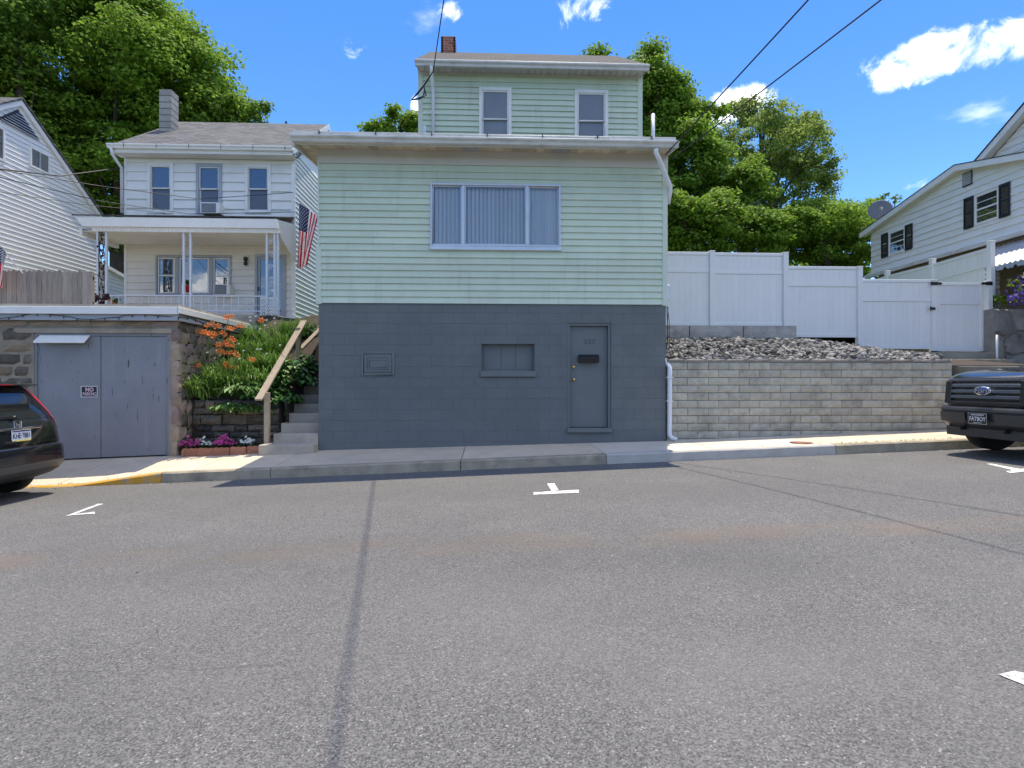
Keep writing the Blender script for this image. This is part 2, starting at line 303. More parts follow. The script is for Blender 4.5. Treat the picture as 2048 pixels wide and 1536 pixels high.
# ---------------------------------------------------------------- ground, road, kerb, pavement
def asphalt():
    m = M('asphalt', (.124, .121, .117), .93, .07, .6, 0, .55, 130, stain=[((.105, .102, .098), .55, .35, .45, .75), ((.175, .169, .162), .4, 1.5, .5, .8)])
    nt = m.node_tree; N = nt.nodes; K = nt.links; b = N['Principled BSDF']
    src = b.inputs['Base Color'].links[0].from_socket
    geo = N.new('ShaderNodeNewGeometry')
    # aggregate: pale and dark chips
    vo = N.new('ShaderNodeTexVoronoi'); vo.inputs['Scale'].default_value = 140; K.new(geo.outputs['Position'], vo.inputs['Vector'])
    sx = N.new('ShaderNodeSeparateColor'); K.new(vo.outputs['Color'], sx.inputs[0])
    r = N.new('ShaderNodeMapRange'); K.new(sx.outputs[0], r.inputs[0]); r.inputs[1].default_value = 0; r.inputs[2].default_value = 1; r.inputs[3].default_value = .46; r.inputs[4].default_value = 1.54
    g = N.new('ShaderNodeMath'); g.operation = 'GREATER_THAN'; K.new(sx.outputs[1], g.inputs[0]); g.inputs[1].default_value = .97
    ad = N.new('ShaderNodeMath'); ad.operation = 'MULTIPLY_ADD'; K.new(g.outputs[0], ad.inputs[0]); ad.inputs[1].default_value = 1.1; K.new(r.outputs[0], ad.inputs[2])
    sc_ = N.new('ShaderNodeVectorMath'); sc_.operation = 'SCALE'; K.new(src, sc_.inputs[0]); K.new(ad.outputs[0], sc_.inputs['Scale'])
    c = sc_.outputs[0]
    sep = N.new('ShaderNodeSeparateXYZ'); K.new(geo.outputs['Position'], sep.inputs[0])
    def mth(op, a, bb=None, cc=None):
        x = N.new('ShaderNodeMath'); x.operation = op
        for i, s in enumerate((a, bb, cc)):
            if s is None: continue
            if isinstance(s, (int, float)): x.inputs[i].default_value = s
            else: K.new(s, x.inputs[i])
        return x.outputs[0]
    def nz(scale, det=4):
        n = N.new('ShaderNodeTexNoise'); n.inputs['Scale'].default_value = scale; n.inputs['Detail'].default_value = det; K.new(geo.outputs['Position'], n.inputs[0]); return n.outputs[0]
    def band(p0, p1, width, soft, wob, colr, amt, nscale):  # a stain or seam along a line on the road
        nonlocal c
        d = Vector((p1[0] - p0[0], p1[1] - p0[1])).normalized(); nx, ny = -d.y, d.x
        dist = mth('ADD', mth('MULTIPLY', sep.outputs[0], nx), mth('ADD', mth('MULTIPLY', sep.outputs[1], ny), -(p0[0] * nx + p0[1] * ny)))
        dist = mth('ADD', dist, mth('MULTIPLY', mth('SUBTRACT', nz(.9, 3), .5), wob))
        e = mth('ABSOLUTE', dist)
        mr = N.new('ShaderNodeMapRange'); K.new(e, mr.inputs[0]); mr.inputs[1].default_value = width + soft; mr.inputs[2].default_value = width; mr.inputs[3].default_value = 0; mr.inputs[4].default_value = amt
        f = mth('MULTIPLY', mr.outputs[0], mth('MINIMUM', mth('MAXIMUM', mth('MULTIPLY_ADD', nz(nscale), 3.2, -1.1), 0.0), 1.0))
        # stays within the length of the line
        L = (Vector(p1[:2]) - Vector(p0[:2])).length
        al = mth('ADD', mth('MULTIPLY', sep.outputs[0], d.x), mth('ADD', mth('MULTIPLY', sep.outputs[1], d.y), -(p0[0] * d.x + p0[1] * d.y)))
        f = mth('MULTIPLY', f, mth('MULTIPLY', mth('GREATER_THAN', al, 0.0), mth('LESS_THAN', al, L)))
        mx = N.new('ShaderNodeMixRGB'); K.new(f, mx.inputs[0]); K.new(c, mx.inputs[1]); mx.inputs[2].default_value = (*colr, 1); c = mx.outputs[0]
    band(pr(-900, 1165), pr(2900, 1010), .10, .22, .35, (.19, .14, .10), .45, 1.6)   # rusty run-off along the crown
    band(pr(-900, 1140), pr(2900, 1085), .35, .4, .5, (.07, .07, .072), .35, .8)
    band(pr(-200, 1365), pr(900, 1300), .004, .006, .35, (.05, .05, .052), .6, 3)      # hairline cracks
    band(pr(300, 1105), pr(1500, 1075), .003, .005, .4, (.055, .055, .056), .5, 2.5)
    band(pr(1250, 1420), pr(2600, 1290), .25, .5, .8, (.2, .193, .185), .35, .9)
    band(pr(-900, 1290), pr(2900, 1190), .45, .5, .3, (.165, .16, .153), .4, .5)
    band(pr(-900, 1010), pr(2900, 965), .3, .4, .3, (.10, .098, .096), .4, .6)
    vd = N.new('ShaderNodeTexVoronoi'); vd.inputs['Scale'].default_value = 1.1; K.new(geo.outputs['Position'], vd.inputs['Vector'])
    md = N.new('ShaderNodeMapRange'); K.new(vd.outputs['Distance'], md.inputs[0]); md.inputs[1].default_value = .055; md.inputs[2].default_value = .03; md.inputs[3].default_value = 0; md.inputs[4].default_value = .55
    mx = N.new('ShaderNodeMixRGB'); K.new(mth('MULTIPLY', md.outputs[0], mth('GREATER_THAN', nz(.7, 2), .5)), mx.inputs[0]); K.new(c, mx.inputs[1]); mx.inputs[2].default_value = (.045, .045, .047, 1); c = mx.outputs[0]
    K.new(c, b.inputs['Base Color']); return m
m_asph = asphalt()
def build_ground():
    # one wide sheet that carries everything to the horizon
    me = MB().grid(lambda u, v: Vector(((u - .5) * 1600, -800 + v * 1600, (u - .5) * 1600 * SL * (1 if abs(u - .5) < .1 else .2 / (2 * abs(u - .5))) - .35)), 40, 8)
    struct(me.build('ground', m_grass))
    xs = [-90 + i * 1.0 for i in range(181)]; ys = [-7, -4, -1, 1.05, 2, 3, 4, 5, 6, 7, 8, 8.6, 8.99]
    mb = MB(); vs = [(x, y, roadz(x, y)) for y in ys for x in xs]; n = len(xs)
    mb.add(vs, [(j * n + i, j * n + i + 1, (j + 1) * n + i + 1, (j + 1) * n + i) for j in range(len(ys) - 1) for i in range(n - 1)])
    struct(mb.build('road', m_asph, smooth=True))
build_ground()
YC = 8.95; YF = 10.45
def curbx(px, py): return pw(px, py, YC).x
joints = [-90, -22, -17, curbx(-330, 990), curbx(60, 972), curbx(321, 960), curbx(540, 944), curbx(921, 925), curbx(1213, 915), curbx(1673, 895), curbx(2060, 880), 12, 16, 20, 90]
curb = struct(MB().grid(lambda u, v: Vector((-90 + u * 180, YC + .05 + v * .1, SL * (-90 + u * 180) + curbh(-90 + u * 180) - .02)), 360, 1).build('kerb', m_soil))
rg = random.Random(3)
for i in range(len(joints) - 1):
    a, b = joints[i] + .006, joints[i + 1] - .006; mb = MB(); n = max(2, int((b - a) / .15)); n = min(n, 60)
    for k in range(n):
        ring = []
        for x in (a + (b - a) * k / n, a + (b - a) * (k + 1) / n):
            h = curbh(x); z0 = SL * x; j = .003 * math.sin(x * 37) + .003 * math.sin(x * 91 + 1)
            ring.append([(x, YC + j, z0 - .1), (x, YC + .018 + j, z0 + h - .02), (x, YC + .04, z0 + h), (x, YC + .16, z0 + h + (.004 if h > .1 else 0.0)), (x, YC + .16, z0 - .1)])
        mb.add(ring[0] + ring[1], [(q, q + 1, 5 + q + 1, 5 + q) for q in range(4)] + ([(4, 3, 2, 1, 0)] if k == 0 else []) + ([(5, 6, 7, 8, 9)] if k == n - 1 else []))
    yel = b <= curbx(325, 960) and a > -11
    mb.build('kerb_stone', m_yellow if yel else (m_curb_new if joints[i] == curbx(1213, 915) else m_curb), curb, smooth=False)
# sidewalk slabs
walk = struct(MB().grid(lambda u, v: Vector((-90 + u * 180, YC + .15 + v * 1.45, (SL * (-90 + u * 180) + curbh(-90 + u * 180)) * (1 - v) + sidez(-90 + u * 180) * v - .03)), 360, 3).build('sidewalk', m_soil))
sj = [-90, -22, -17, -13, -10.6, pw(160, 940, 9.6).x, curbx(371, 955) + .05, pw(575, 925, 9.7).x, pw(926, 905, 9.6).x, pw(1196, 899, 9.6).x, pw(1404, 893, 9.6).x, pw(1615, 886, 9.6).x, 7.75, 9.6, 12, 15, 19, 90]
slab_joints = sj
for i in range(len(sj) - 1):
    a, b = sj[i] + .007, sj[i + 1] - .007; n = max(2, min(40, int((b - a) / .4))); mb = MB(); y0, y1 = YC + .164, YF + .12
    for k in range(n):
        p = []
        for x in (a + (b - a) * k / n, a + (b - a) * (k + 1) / n):
            zc = SL * x + curbh(x); zi = sidez(x)
            p.append([(x, y0, zc - .12), (x, y0, zc + .001), (x, y1, zi), (x, y1, zi - .12)])
        mb.add(p[0] + p[1], [(1, 2, 6, 5), (0, 1, 5, 4)] + ([(3, 2, 1, 0)] if k == 0 else []) + ([(4, 5, 6, 7)] if k == n - 1 else []))
    new = (sj[i] >= pw(1190, 899, 9.6).x and sj[i] < pw(1600, 886, 9.6).x)
    mb.build('slab', m_walk_new if new else m_walk, walk)
# painted parking marks
def mark(label, quads, group='parking bay marks painted on the asphalt'):
    mb = MB()
    for i, q in enumerate(quads):
        pts = [pr(*p) for p in q]; mb.add([p + Vector((0, 0, .004 + .0015 * i)) for p in pts], [(0, 1, 2, 3)])
    o = mb.build('parking_mark', m_paint); tag(o, label, 'road marking', group)
mark('white painted T mark on the asphalt before the grey basement', [[(1067, 985), (1157, 980), (1158, 986), (1067, 990)], [(1094, 968), (1109, 967), (1117, 981), (1103, 983)]])
mark('white angled parking mark on the road beside the black car', [[(130, 1033), (143, 1031), (207, 1008), (196, 1008)], [(143, 1030), (189, 1024), (190, 1028), (148, 1031)]])
mark('white parking mark on the road in front of the black truck', [[(1972, 928), (1985, 928), (2050, 940), (2040, 944)], [(2012, 943), (2060, 936), (2075, 941), (2020, 947)]])
mark('worn white mark at the lower right edge of the road', [[(1996, 1350), (2030, 1343), (2120, 1365), (2090, 1388)]])
# iron cover in the pavement
def cover():
    a = pw(1598, 886, YC + .5); x, y = a.x, YC + .42; z = SL * x + curbh(x) + (sidez(x) - SL * x - curbh(x)) * (y - YC) / 1.5 + .003
    mb = MB().lathe([(.17, 0), (.17, .008), (.15, .010), (.14, .006)], (x, y, z - .001), n=24)
    o = mb.build('utility_cover', M('rusty_iron', (.24, .085, .04), .85, .2, 20, 0, .4, 60)); tag(o, 'small round rusty cover set in the pavement below the retaining wall', 'utility cover')
    rim = MB().tube([(x + .185 * math.cos(t * math.pi / 10), y + .185 * math.sin(t * math.pi / 10), z) for t in range(21)], .006, 5); rim.build('rim', m_dark, o)
cover()
# pebbles and grit on the road by the kerb
def litter():
    rg = random.Random(8); mb = MB()
    for i in range(420):
        if i < 260: x = rg.uniform(-7, 9); y = YC - abs(rg.gauss(0, .1)) - .01
        else: x = rg.uniform(-5, 6); y = rg.uniform(2.2, 8.5)
        s = rg.uniform(.004, .012) * (1 if i < 260 else .8); z = roadz(x, y)
        p = [Vector((x + s * rg.uniform(.6, 1.3) * dx, y + s * rg.uniform(.6, 1.3) * dy, z + s * h)) for dx, dy, h in ((-1, -1, 0), (1, -1, 0), (1, 1, 0), (-1, 1, 0), (0, 0, 1))]
        mb.add(p, [(0, 1, 4), (1, 2, 4), (2, 3, 4), (3, 0, 4)])
    o = mb.build('road_grit', m_gravel); tag(o, 'loose grit and pebbles scattered over the asphalt', 'grit', kind='stuff')
litter()
# hillside behind the houses and the slope behind the camera
def hill():
    def f(u, v):
        x = -90 + u * 180; y = 13.9 + v * v * 120; z = 2.62 + .05 * (y - 14) + .25 * math.sin(x * .13) * min(1, (y - 14) / 15); return Vector((x, y, z))
    struct(MB().grid(f, 60, 30).build('hillside', m_grass, smooth=True))
    def g(u, v):
        x = -400 + u * 800; y = -60 - v * 260; z = -3 + 42 * v ** .8 * (.75 + .25 * math.sin(x * .017 + 1)); return Vector((x, y, z))
    struct(MB().grid(g, 40, 16).build('far_hill', M('far_woods', (.035, .06, .022), .95, .4, .15, 0, 0), smooth=True))
hill()
# ---------------------------------------------------------------- siding, blocks and windows
def lap_siding(parent, org, U, n, z0, z1, h, lim, openings, mat, tb=.016, tt=.004, seams=0, seed=1):
    """horizontal lap boards on a wall: org + U*u, outward normal n, boards of exposure h from z0 up to z1; lim(z) -> (u0,u1)"""
    rg = random.Random(seed); org = Vector(org); U = Vector(U); n = Vector(n); k = 0; z = z0
    while z < z1 - .01:
        za, zb = z, min(z + h, z1); cuts = sorted({za, zb} | {q for o in openings for q in (o[2], o[3]) if za + .004 < q < zb - .004})
        for a, b in zip(cuts, cuts[1:]):
            l0, h0 = lim(a); l1, h1 = lim(b)
            if max(h0 - l0, h1 - l1) < .02: continue
            iv = [(l0, h0, l1, h1)]
            for o in openings:
                if o[2] < (a + b) / 2 < o[3]:
                    nv = []
                    for (p, q, r, s) in iv:
                        if o[1] <= min(p, r) or o[0] >= max(q, s): nv.append((p, q, r, s)); continue
                        if o[0] > min(p, r) + .01: nv.append((p, o[0], r, o[0]))
                        if o[1] < max(q, s) - .01: nv.append((o[1], q, o[1], s))
                    iv = nv
            jv = []
            for (p, q, r, s) in iv:
                if seams and q - p > 2.0 and rg.random() < seams and abs(b - a) > h * .8:
                    c = p + (q - p) * rg.uniform(.25, .75); jv += [(p, c - .0012, r, c - .0012), (c + .0012, q, c + .0012, s)]
                else: jv.append((p, q, r, s))
            ta = tb + (tt - tb) * (a - za) / h; t2 = tb + (tt - tb) * (b - za) / h
            for (p, q, r, s) in jv:
                Z = Vector((0, 0, 1)); P = lambda u, zz, d: org + U * u + n * d + Z * zz
                MB().hexa([P(p, a, .0), P(q, a, .0), P(q, a, ta), P(p, a, ta), P(r, b, .0), P(s, b, .0), P(s, b, t2), P(r, b, t2)]).build('siding_board', mat, parent)
        z += h; k += 1
def block_wall(name, parent, x0, x1, z0, z1, y, ch, bl, openings, mat, maker, gap=.006, seed=1, shift0=0):
    """running-bond courses built downwards from z1 in the plane y (front faces)"""
    rg = random.Random(seed); cache = {}; row = 0; z = z1
    while z > z0 + .02:
        zb = max(z - ch, z0); off = (row % 2) * bl / 2 + shift0; x = x0 - off
        while x < x1 - .01:
            iv = [(max(x, x0), min(x + bl, x1), zb, z)]
            for o in openings:
                nv = []
                for (a, b, c, d) in iv:
                    if o[1] <= a or o[0] >= b or o[3] <= c + .005 or o[2] >= d - .005: nv.append((a, b, c, d)); continue
                    if o[0] - a > .02: nv.append((a, o[0], c, d))
                    if b - o[1] > .02: nv.append((o[1], b, c, d))
                    a2, b2 = max(a, o[0]), min(b, o[1])
                    if o[2] - c > .02: nv.append((a2, b2, c, o[2]))
                    if d - o[3] > .02: nv.append((a2, b2, o[3], d))
                iv = nv
            for (a, b, c, d) in iv:
                if b - a < .03: continue
                w, h = round(b - a - gap, 3), round(d - c - gap, 3); key = (w, h, rg.randrange(4) if maker is rough_block else 0)
                if key not in cache: cache[key] = maker(name, w, h, mat, key[2])
                inst(name, cache[key], ((a + b) / 2, y + (rg.uniform(-.004, .004) if maker is rough_block else rg.uniform(-.0008, .0008)), (c + d) / 2), parent)
            x += bl
        z -= ch; row += 1
def flat_block(name, w, h, mat, v): return to_mesh(name, *(lambda m: (m.v, m.f))(MB().box(-w / 2, w / 2, 0, .05, -h / 2, h / 2)), mat, bevel=.0035)
def rough_block(name, w, h, mat, v, d=.2, amp=.014, nu=5, nv=3):
    rg = random.Random(int(w * 1000) * 7 + v * 13 + int(h * 1000)); mb = MB()
    def f(u, t):
        e = min(u, 1 - u, t, 1 - t); return Vector(((u - .5) * w, (.012 if e < .01 else rg.uniform(-amp, amp * .3)), (t - .5) * h))
    mb.grid(f, nu, nv)
    mb.add([(-w / 2, .012, -h / 2), (w / 2, .012, -h / 2), (w / 2, .012, h / 2), (-w / 2, .012, h / 2), (-w / 2, d, -h / 2), (w / 2, d, -h / 2), (w / 2, d, h / 2), (-w / 2, d, h / 2)], [(0, 4, 5, 1), (1, 5, 6, 2), (2, 6, 7, 3), (3, 7, 4, 0)])
    return to_mesh(name, mb.v, mb.f, mat)
def frame_rect(mb, x0, x1, z0, z1, y0, y1, w, wb=None):
    wb = wb or w
    mb.box(x0, x0 + w, y0, y1, z0, z1).box(x1 - w, x1, y0, y1, z0, z1).box(x0 + w, x1 - w, y0, y1, z1 - w, z1).box(x0 + w, x1 - w, y0, y1, z0, z0 + wb); return mb
def sash_window(parent, x0, x1, z0, z1, y, trim, frame, pane, pane2=None, tw=.06, fw=.035, split=.5, out=.035):
    """double-hung window facing -y; outer rectangle x0..x1,z0..z1 at wall plane y"""
    w = frame_rect(MB(), x0, x1, z0, z1, y - out, y + .08, tw).build('window', trim, parent, bevel=.004)
    a, b, c, d = x0 + tw, x1 - tw, z0 + tw, z1 - tw; zm = c + (d - c) * split
    frame_rect(MB(), a, b, zm - .015, d, y - out + .018, y + .03, fw).build('upper_sash', frame, w, bevel=.003)
    frame_rect(MB(), a, b, c, zm + .02, y + .0, y + .055, fw).build('lower_sash', frame, w, bevel=.003)
    box('pane', a + fw, b - fw, y + .004, y + .012, zm + fw - .015, d - fw, pane, w)
    box('pane', a + fw, b - fw, y + .026, y + .034, c + fw, zm + .02 - fw, pane2 or pane, w)
    return w
def gutter(mb, x0, x1, y, z, d=.12, h=.11):
    """K-style gutter along x, back at y, top at z, opening upward"""
    pr_ = [(0, 0), (0, -h), (-d * .62, -h), (-d * .72, -h * .55), (-d, -h * .3), (-d, 0), (-d + .012, 0), (-d + .012, -h * .22), (-.012, -h + .012), (-.012, 0)]
    mb.prism([(x0, y + a, z + b) for a, b in pr_], (x1 - x0, 0, 0)); return mb
# ---------------------------------------------------------------- main house
XL, XR = -3.23, 3.363; ZG = 2.937; ZT = 5.53
house = thing('green_house', 'mint green sided house with a blue grey block basement, in the middle of the street', 'house', (0.06, 12, .2))
def P(px, py, Y=YF): return pw(px, py, Y)
d0, d1 = P(1135, 646), P(1222, 856); dsill = P(1222, 865).z
w0, w1 = P(963, 688), P(1069, 742); wsill = P(1069, 754).z
DO = (d0.x, d1.x, d1.z, d0.z); WO = (w0.x, w1.x, w1.z, w0.z)
core = MB()  # painted mortar bed behind the blocks, with openings
def cored(mb, x0, x1, z0, z1, ops, ya, yb):
    xs = sorted({x0, x1} | {q for o in ops for q in o[:2]}); zs = sorted({z0, z1} | {q for o in ops for q in o[2:]})
    for a, b in zip(xs, xs[1:]):
        for c, d in zip(zs, zs[1:]):
            if any(o[0] <= (a + b) / 2 <= o[1] and o[2] <= (c + d) / 2 <= o[3] for o in ops): continue
            mb.box(a, b, ya, yb, c, d)
cored(core, XL + .003, XR - .003, -.3, ZG - .004, [DO, WO], YF + .0028, YF + .30)
core.box(XL + .003, XL + .25, YF + .301, 15.5, -.3, ZG - .004).box(XR - .25, XR - .003, YF + .301, 15.5, -.3, ZG - .004)
bw = core.build('basement_wall', m_mortar, house)
block_wall('concrete_block', bw, XL, XR, -.3, ZG, YF, .2035, .407, [DO, WO], m_block, flat_block, gap=.003, shift0=.13)
# recessed boarded window with sill
win = frame_rect(MB(), w0.x, w1.x, w1.z, w0.z, YF + .10, YF + .16, .03).build('basement_window', m_doorp, house)
for a, b in ((0, .36), (.36, .66), (.66, 1)):
    box('board', w0.x + .031 + (w1.x - w0.x - .062) * a + .002, w0.x + .031 + (w1.x - w0.x - .062) * b - .002, YF + .115 + a * .006, YF + .15, w1.z + .03, w0.z - .03, m_doorp, win, .003)
box('back_board', w0.x + .02, w1.x - .02, YF + .155, YF + .17, w1.z + .01, w0.z - .01, m_doorp, win)
box('sill', w0.x - .02, w1.x + .025, YF - .045, YF + .10, wsill, w1.z - .001, m_doorp, win, .012)
# coal hatch
h0, h1 = P(723, 703), P(789, 750)
ht = frame_rect(MB(), h0.x, h1.x, h1.z, h0.z, YF - .022, YF + .01, .045).build('hatch', m_doorp, house, bevel=.006)
MB().prism([(h0.x + .05, YF - .004, h1.z + .05), (h1.x - .05, YF - .004, h1.z + .05), (h1.x - .05, YF - .004, h0.z - .05), (h0.x + .05, YF - .004, h0.z - .05)], (0, -.022, 0)).build('hatch_lid', m_doorp, ht, bevel=.012)
cx, cz = (h0.x + h1.x) / 2, (h0.z + h1.z) / 2
frame_rect(MB(), cx - .17, cx + .17, cz - .075, cz + .075, YF - .036, YF - .02, .018).build('raised_border', m_doorp, ht, bevel=.003)
frame_rect(MB(), cx - .21, cx + .21, cz - .12, cz + .12, YF - .033, YF - .02, .014).build('raised_border', m_doorp, ht, bevel=.003)
for xx in (h0.x + .13, h1.x - .13):
    MB().tube([(xx - .03, YF - .03, h0.z - .03), (xx + .03, YF - .03, h0.z - .03)], .012, 8).box(xx - .014, xx + .014, YF - .032, YF - .02, h0.z - .10, h0.z - .03).build('hinge', m_doorp, ht)
# door
dr = MB(); dr.box(d0.x, d0.x + .05, YF + .02, YF + .16, d1.z, d0.z - .0).box(d1.x - .05, d1.x, YF + .02, YF + .16, d1.z, d0.z).box(d0.x + .05, d1.x - .05, YF + .02, YF + .16, d0.z - .05, d0.z)
door = dr.build('door', m_doorp, house, bevel=.004)
box('door_slab', d0.x + .053, d1.x - .053, YF + .09, YF + .135, d1.z + .012, d0.z - .053, m_doorp, door, .003)
box('door_sill', d0.x - .015, d1.x + .015, YF - .06, YF + .16, dsill, d1.z - .001, m_doorp, door, .014)
for py in (734, 759):
    k = P(1143.5, py, YF + .09); MB().lathe([(.03, 0), (.03, .006), (.014, .01), (.014, .03), (.028, .036), (.03, .05), (.02, .062), (.001, .064)] if py == 759 else [(.03, 0), (.032, .01), (.024, .022), (.001, .024)], (k.x + .035, YF + .0895, k.z), (0, -1, 0), 16).build('door_knob', m_brass, door, True)
mb0, mb1 = P(1158, 709), P(1198, 725)
mx = MB().prism([(mb0.x, YF + .0885, mb1.z), (mb0.x, YF - .02, mb1.z), (mb0.x, YF - .03, mb1.z + .1), (mb0.x, YF + .02, mb0.z), (mb0.x, YF + .0885, mb0.z)], (mb1.x - mb0.x, 0, 0)).build('mailbox', m_dark, door, bevel=.004)
m_num = M('painted_number', (.078, .094, .12), .5)
text('house_number', '237', .125, m_num, door, P(1179, 684, YF + .0885), (R(90), 0, 0), 1.25, .004, bold=.002)
# green storey
o0, o1 = P(861, 367), P(1121, 503)
WOP = (o0.x, o1.x, o1.z, o0.z)
mb = MB(); cored(mb, XL, XR, ZG, ZT + .25, [WOP], YF + .002, YF + .2)
mb.box(XL, XL + .2, YF + .201, 15.5, ZG, ZT + .25).box(XR - .2, XR, YF + .201, 15.5, ZG, ZT + .25).box(XL + .2, XR - .2, YF + 1.2, YF + 1.25, ZG, ZT + .2).box(XL + .2, XR - .2, YF + .201, YF + 1.2, ZG - .02, ZG + .02)
wall = mb.build('front_wall', m_trim_green, house)
lap_siding(wall, (0, YF, 0), (1, 0, 0), (0, -1, 0), ZG - .03, ZT, .1245, lambda z: (XL + .02, XR - .075), [WOP], m_green, .026, .002, .55, 5)
lap_siding(wall, (XL, 0, 0), (0, 1, 0), (-1, 0, 0), ZG - .03, ZT + .2, .1245, lambda z: (YF + .03, 15.4), [], m_green)
lap_siding(wall, (XR, 0, 0), (0, 1, 0), (1, 0, 0), ZG - .03, ZT + .2, .1245, lambda z: (YF + .1, 15.4), [], m_green)
cb = MB().box(XR - .075, XR + .025, YF - .028, YF - .0, ZG - .05, ZT + .2).box(XR + .0, XR + .025, YF + .0, YF + .1, ZG - .05, ZT + .2).build('corner_board', m_trim_green, house, bevel=.004)
MB().box(XL - .012, XL + .02, YF - .022, YF + .03, P(640, 495).z, ZT + .05).build('corner_board', m_trim_green, house, bevel=.003)
MB().box(XL - .045, XL + .055, YF - .03, YF + .05, ZG - .055, P(640, 495).z).build('corner_board', m_trim_green, house, bevel=.004)
# picture window
pw_ = frame_rect(MB(), o0.x, o1.x, P(900, 493).z - .0, o0.z, YF - .045, YF + .06, .035).build('picture_window', m_alum, house, bevel=.005)
zb, zt = P(900, 493).z + .035, o0.z - .035
box('window_sill', o0.x - .005, o1.x + .02, YF - .06, YF + .06, o1.z, P(900, 493).z - .001, m_alum, pw_, .006)
mxs = [o0.x + .035, P(926.5, 430).x, P(1054.5, 430).x, o1.x - .035]
for x in mxs[1:3]: box('mullion', x - .025, x + .025, YF - .035, YF + .05, zb, zt, m_alum, pw_, .004)
for i in range(3):
    a = mxs[i] + (.0 if i == 0 else .026); b = mxs[i + 1] - (.0 if i == 2 else .026); yy = YF + (-.01 if i == 1 else .015)
    frame_rect(MB(), a, b, zb, zt, yy - .006, yy + .02, .022).build('sash', m_alum, pw_, bevel=.003)
    box('pane', a + .022, b - .022, yy + .004, yy + .008, zb + .022, zt - .022, m_glass, pw_)
rg = random.Random(4); x = mxs[0] + .07
while x < mxs[3] - .03:
    t = rg.uniform(-.1, .1) + (.22 if x < mxs[3] - .5 else .15); hw = .0355
    if not any(abs(x - q) < .012 for q in mxs[1:3]):
        sl = MB().grid(lambda u, v: Vector((x + (u - .5) * 2 * hw * math.cos(t), YF + .09 + (u - .5) * 2 * hw * math.sin(t) + .008 * (4 * (u - .5) ** 2), zb - .01 + v * (zt - zb + .05))), 4, 1); sl.build('blind_slat', m_blind, pw_, True)
    x += .078 if x < mxs[2] else .062
# frieze, soffit, gutter, roof of the front block
YE = 10.02; XEL, XER = pw(586, 280, YE).x, pw(1350, 280, YE).x
zs = 5.70
fr = MB(); fr.box(XL - .012, XR + .03, YF - .03, YF - .002, ZT - .004, 5.79)
fr.build('frieze_board', m_frieze, house, bevel=.003)
box('frieze_joint', P(1212, 315).x, P(1212, 315).x + .03, YF - .0335, YF - .0295, ZT, 5.70, m_frieze, house)
so = MB().prism([(XEL + .05, YE + .02, zs + .05), (XEL + .05, YF - .03, zs + .10), (XEL + .05, YF - .03, zs + .12), (XEL + .05, YE + .02, zs + .08)], (XER - XEL - .1, 0, 0)).build('soffit', m_frieze, house)
n = 44; rg = random.Random(6)
for i in range(n):
    a = XEL + .06 + (XER - XEL - .12) * i / n; b = XEL + .06 + (XER - XEL - .12) * (i + 1) / n - .009
    pn = MB().prism([(a, YE + .025, zs + .035), (a, YF - .031, zs + .085), (a, YF - .031, zs + .099), (a, YE + .025, zs + .049)], (b - a, 0, 0)).build('soffit_panel', m_soffit_new if i in (19, 20, 30, 31) else m_soffit, so)
    if i in (19, 20, 30, 31): pn['label'] = 'grey replacement soffit panel'
# side overhang on the left with its own panels
for i in range(34):
    y = YF - .35 + i * .16
    MB().box(XEL + .03, XL - .02, y, y + .15, zs + .09, zs + .104).build('soffit_panel', m_soffit, so)
RS = .13
def rz(y): return 5.90 + (y - YE) * RS
roof = MB().prism([(XEL - .0, YE - .05, rz(YE - .05)), (XEL - .0, 16.5, rz(16.5)), (XEL - .0, 16.5, rz(16.5) - .05), (XEL - .0, YE - .05, rz(YE - .05) - .05)], (XER - XEL, 0, 0)).build('lower_roof', m_shing_d, house)
box('fascia', XEL + .02, XER - .02, YE + .0, YE + .03, zs + .0, rz(YE) - .055, m_gutter, house)
for q in range(6):
    a = XEL + (XER - XEL) * q / 6 + .002; b = XEL + (XER - XEL) * (q + 1) / 6 - .002
    box('drip_edge', a, b, YE - .062, YE - .045, rz(YE) - .075, rz(YE) + .004 + rg.uniform(-.004, .004), m_gutter, house, .003)
MB().prism([(XEL - .002, YE - .03, rz(YE) - .052), (XEL - .002, 16.4, rz(16.4) - .052), (XEL - .002, 16.4, rz(16.4) - .25), (XEL - .002, YE - .03, rz(YE) - .25)], (.03, 0, 0)).build('rake_board', m_gutter, house)
MB().prism([(XER - .028, YE - .03, rz(YE) - .052), (XER - .028, 16.4, rz(16.4) - .052), (XER - .028, 16.4, rz(16.4) - .2), (XER - .028, YE - .03, rz(YE) - .2)], (.03, 0, 0)).build('rake_board', m_gutter, house)
gx0, gx1 = pw(580, 280, YE - .1).x, pw(1358, 290, YE - .1).x
gutter(MB(), gx0, gx1, YE - .001, rz(YE) - .078, .13, .105).build('gutter', m_gutter, house, bevel=.003)
for i in range(7): x = gx0 + .5 + i * 1.0; box('gutter_strap', x, x + .012, YE - .10, YE - .064, rz(YE) - .079, rz(YE) + .01, m_dark, house)
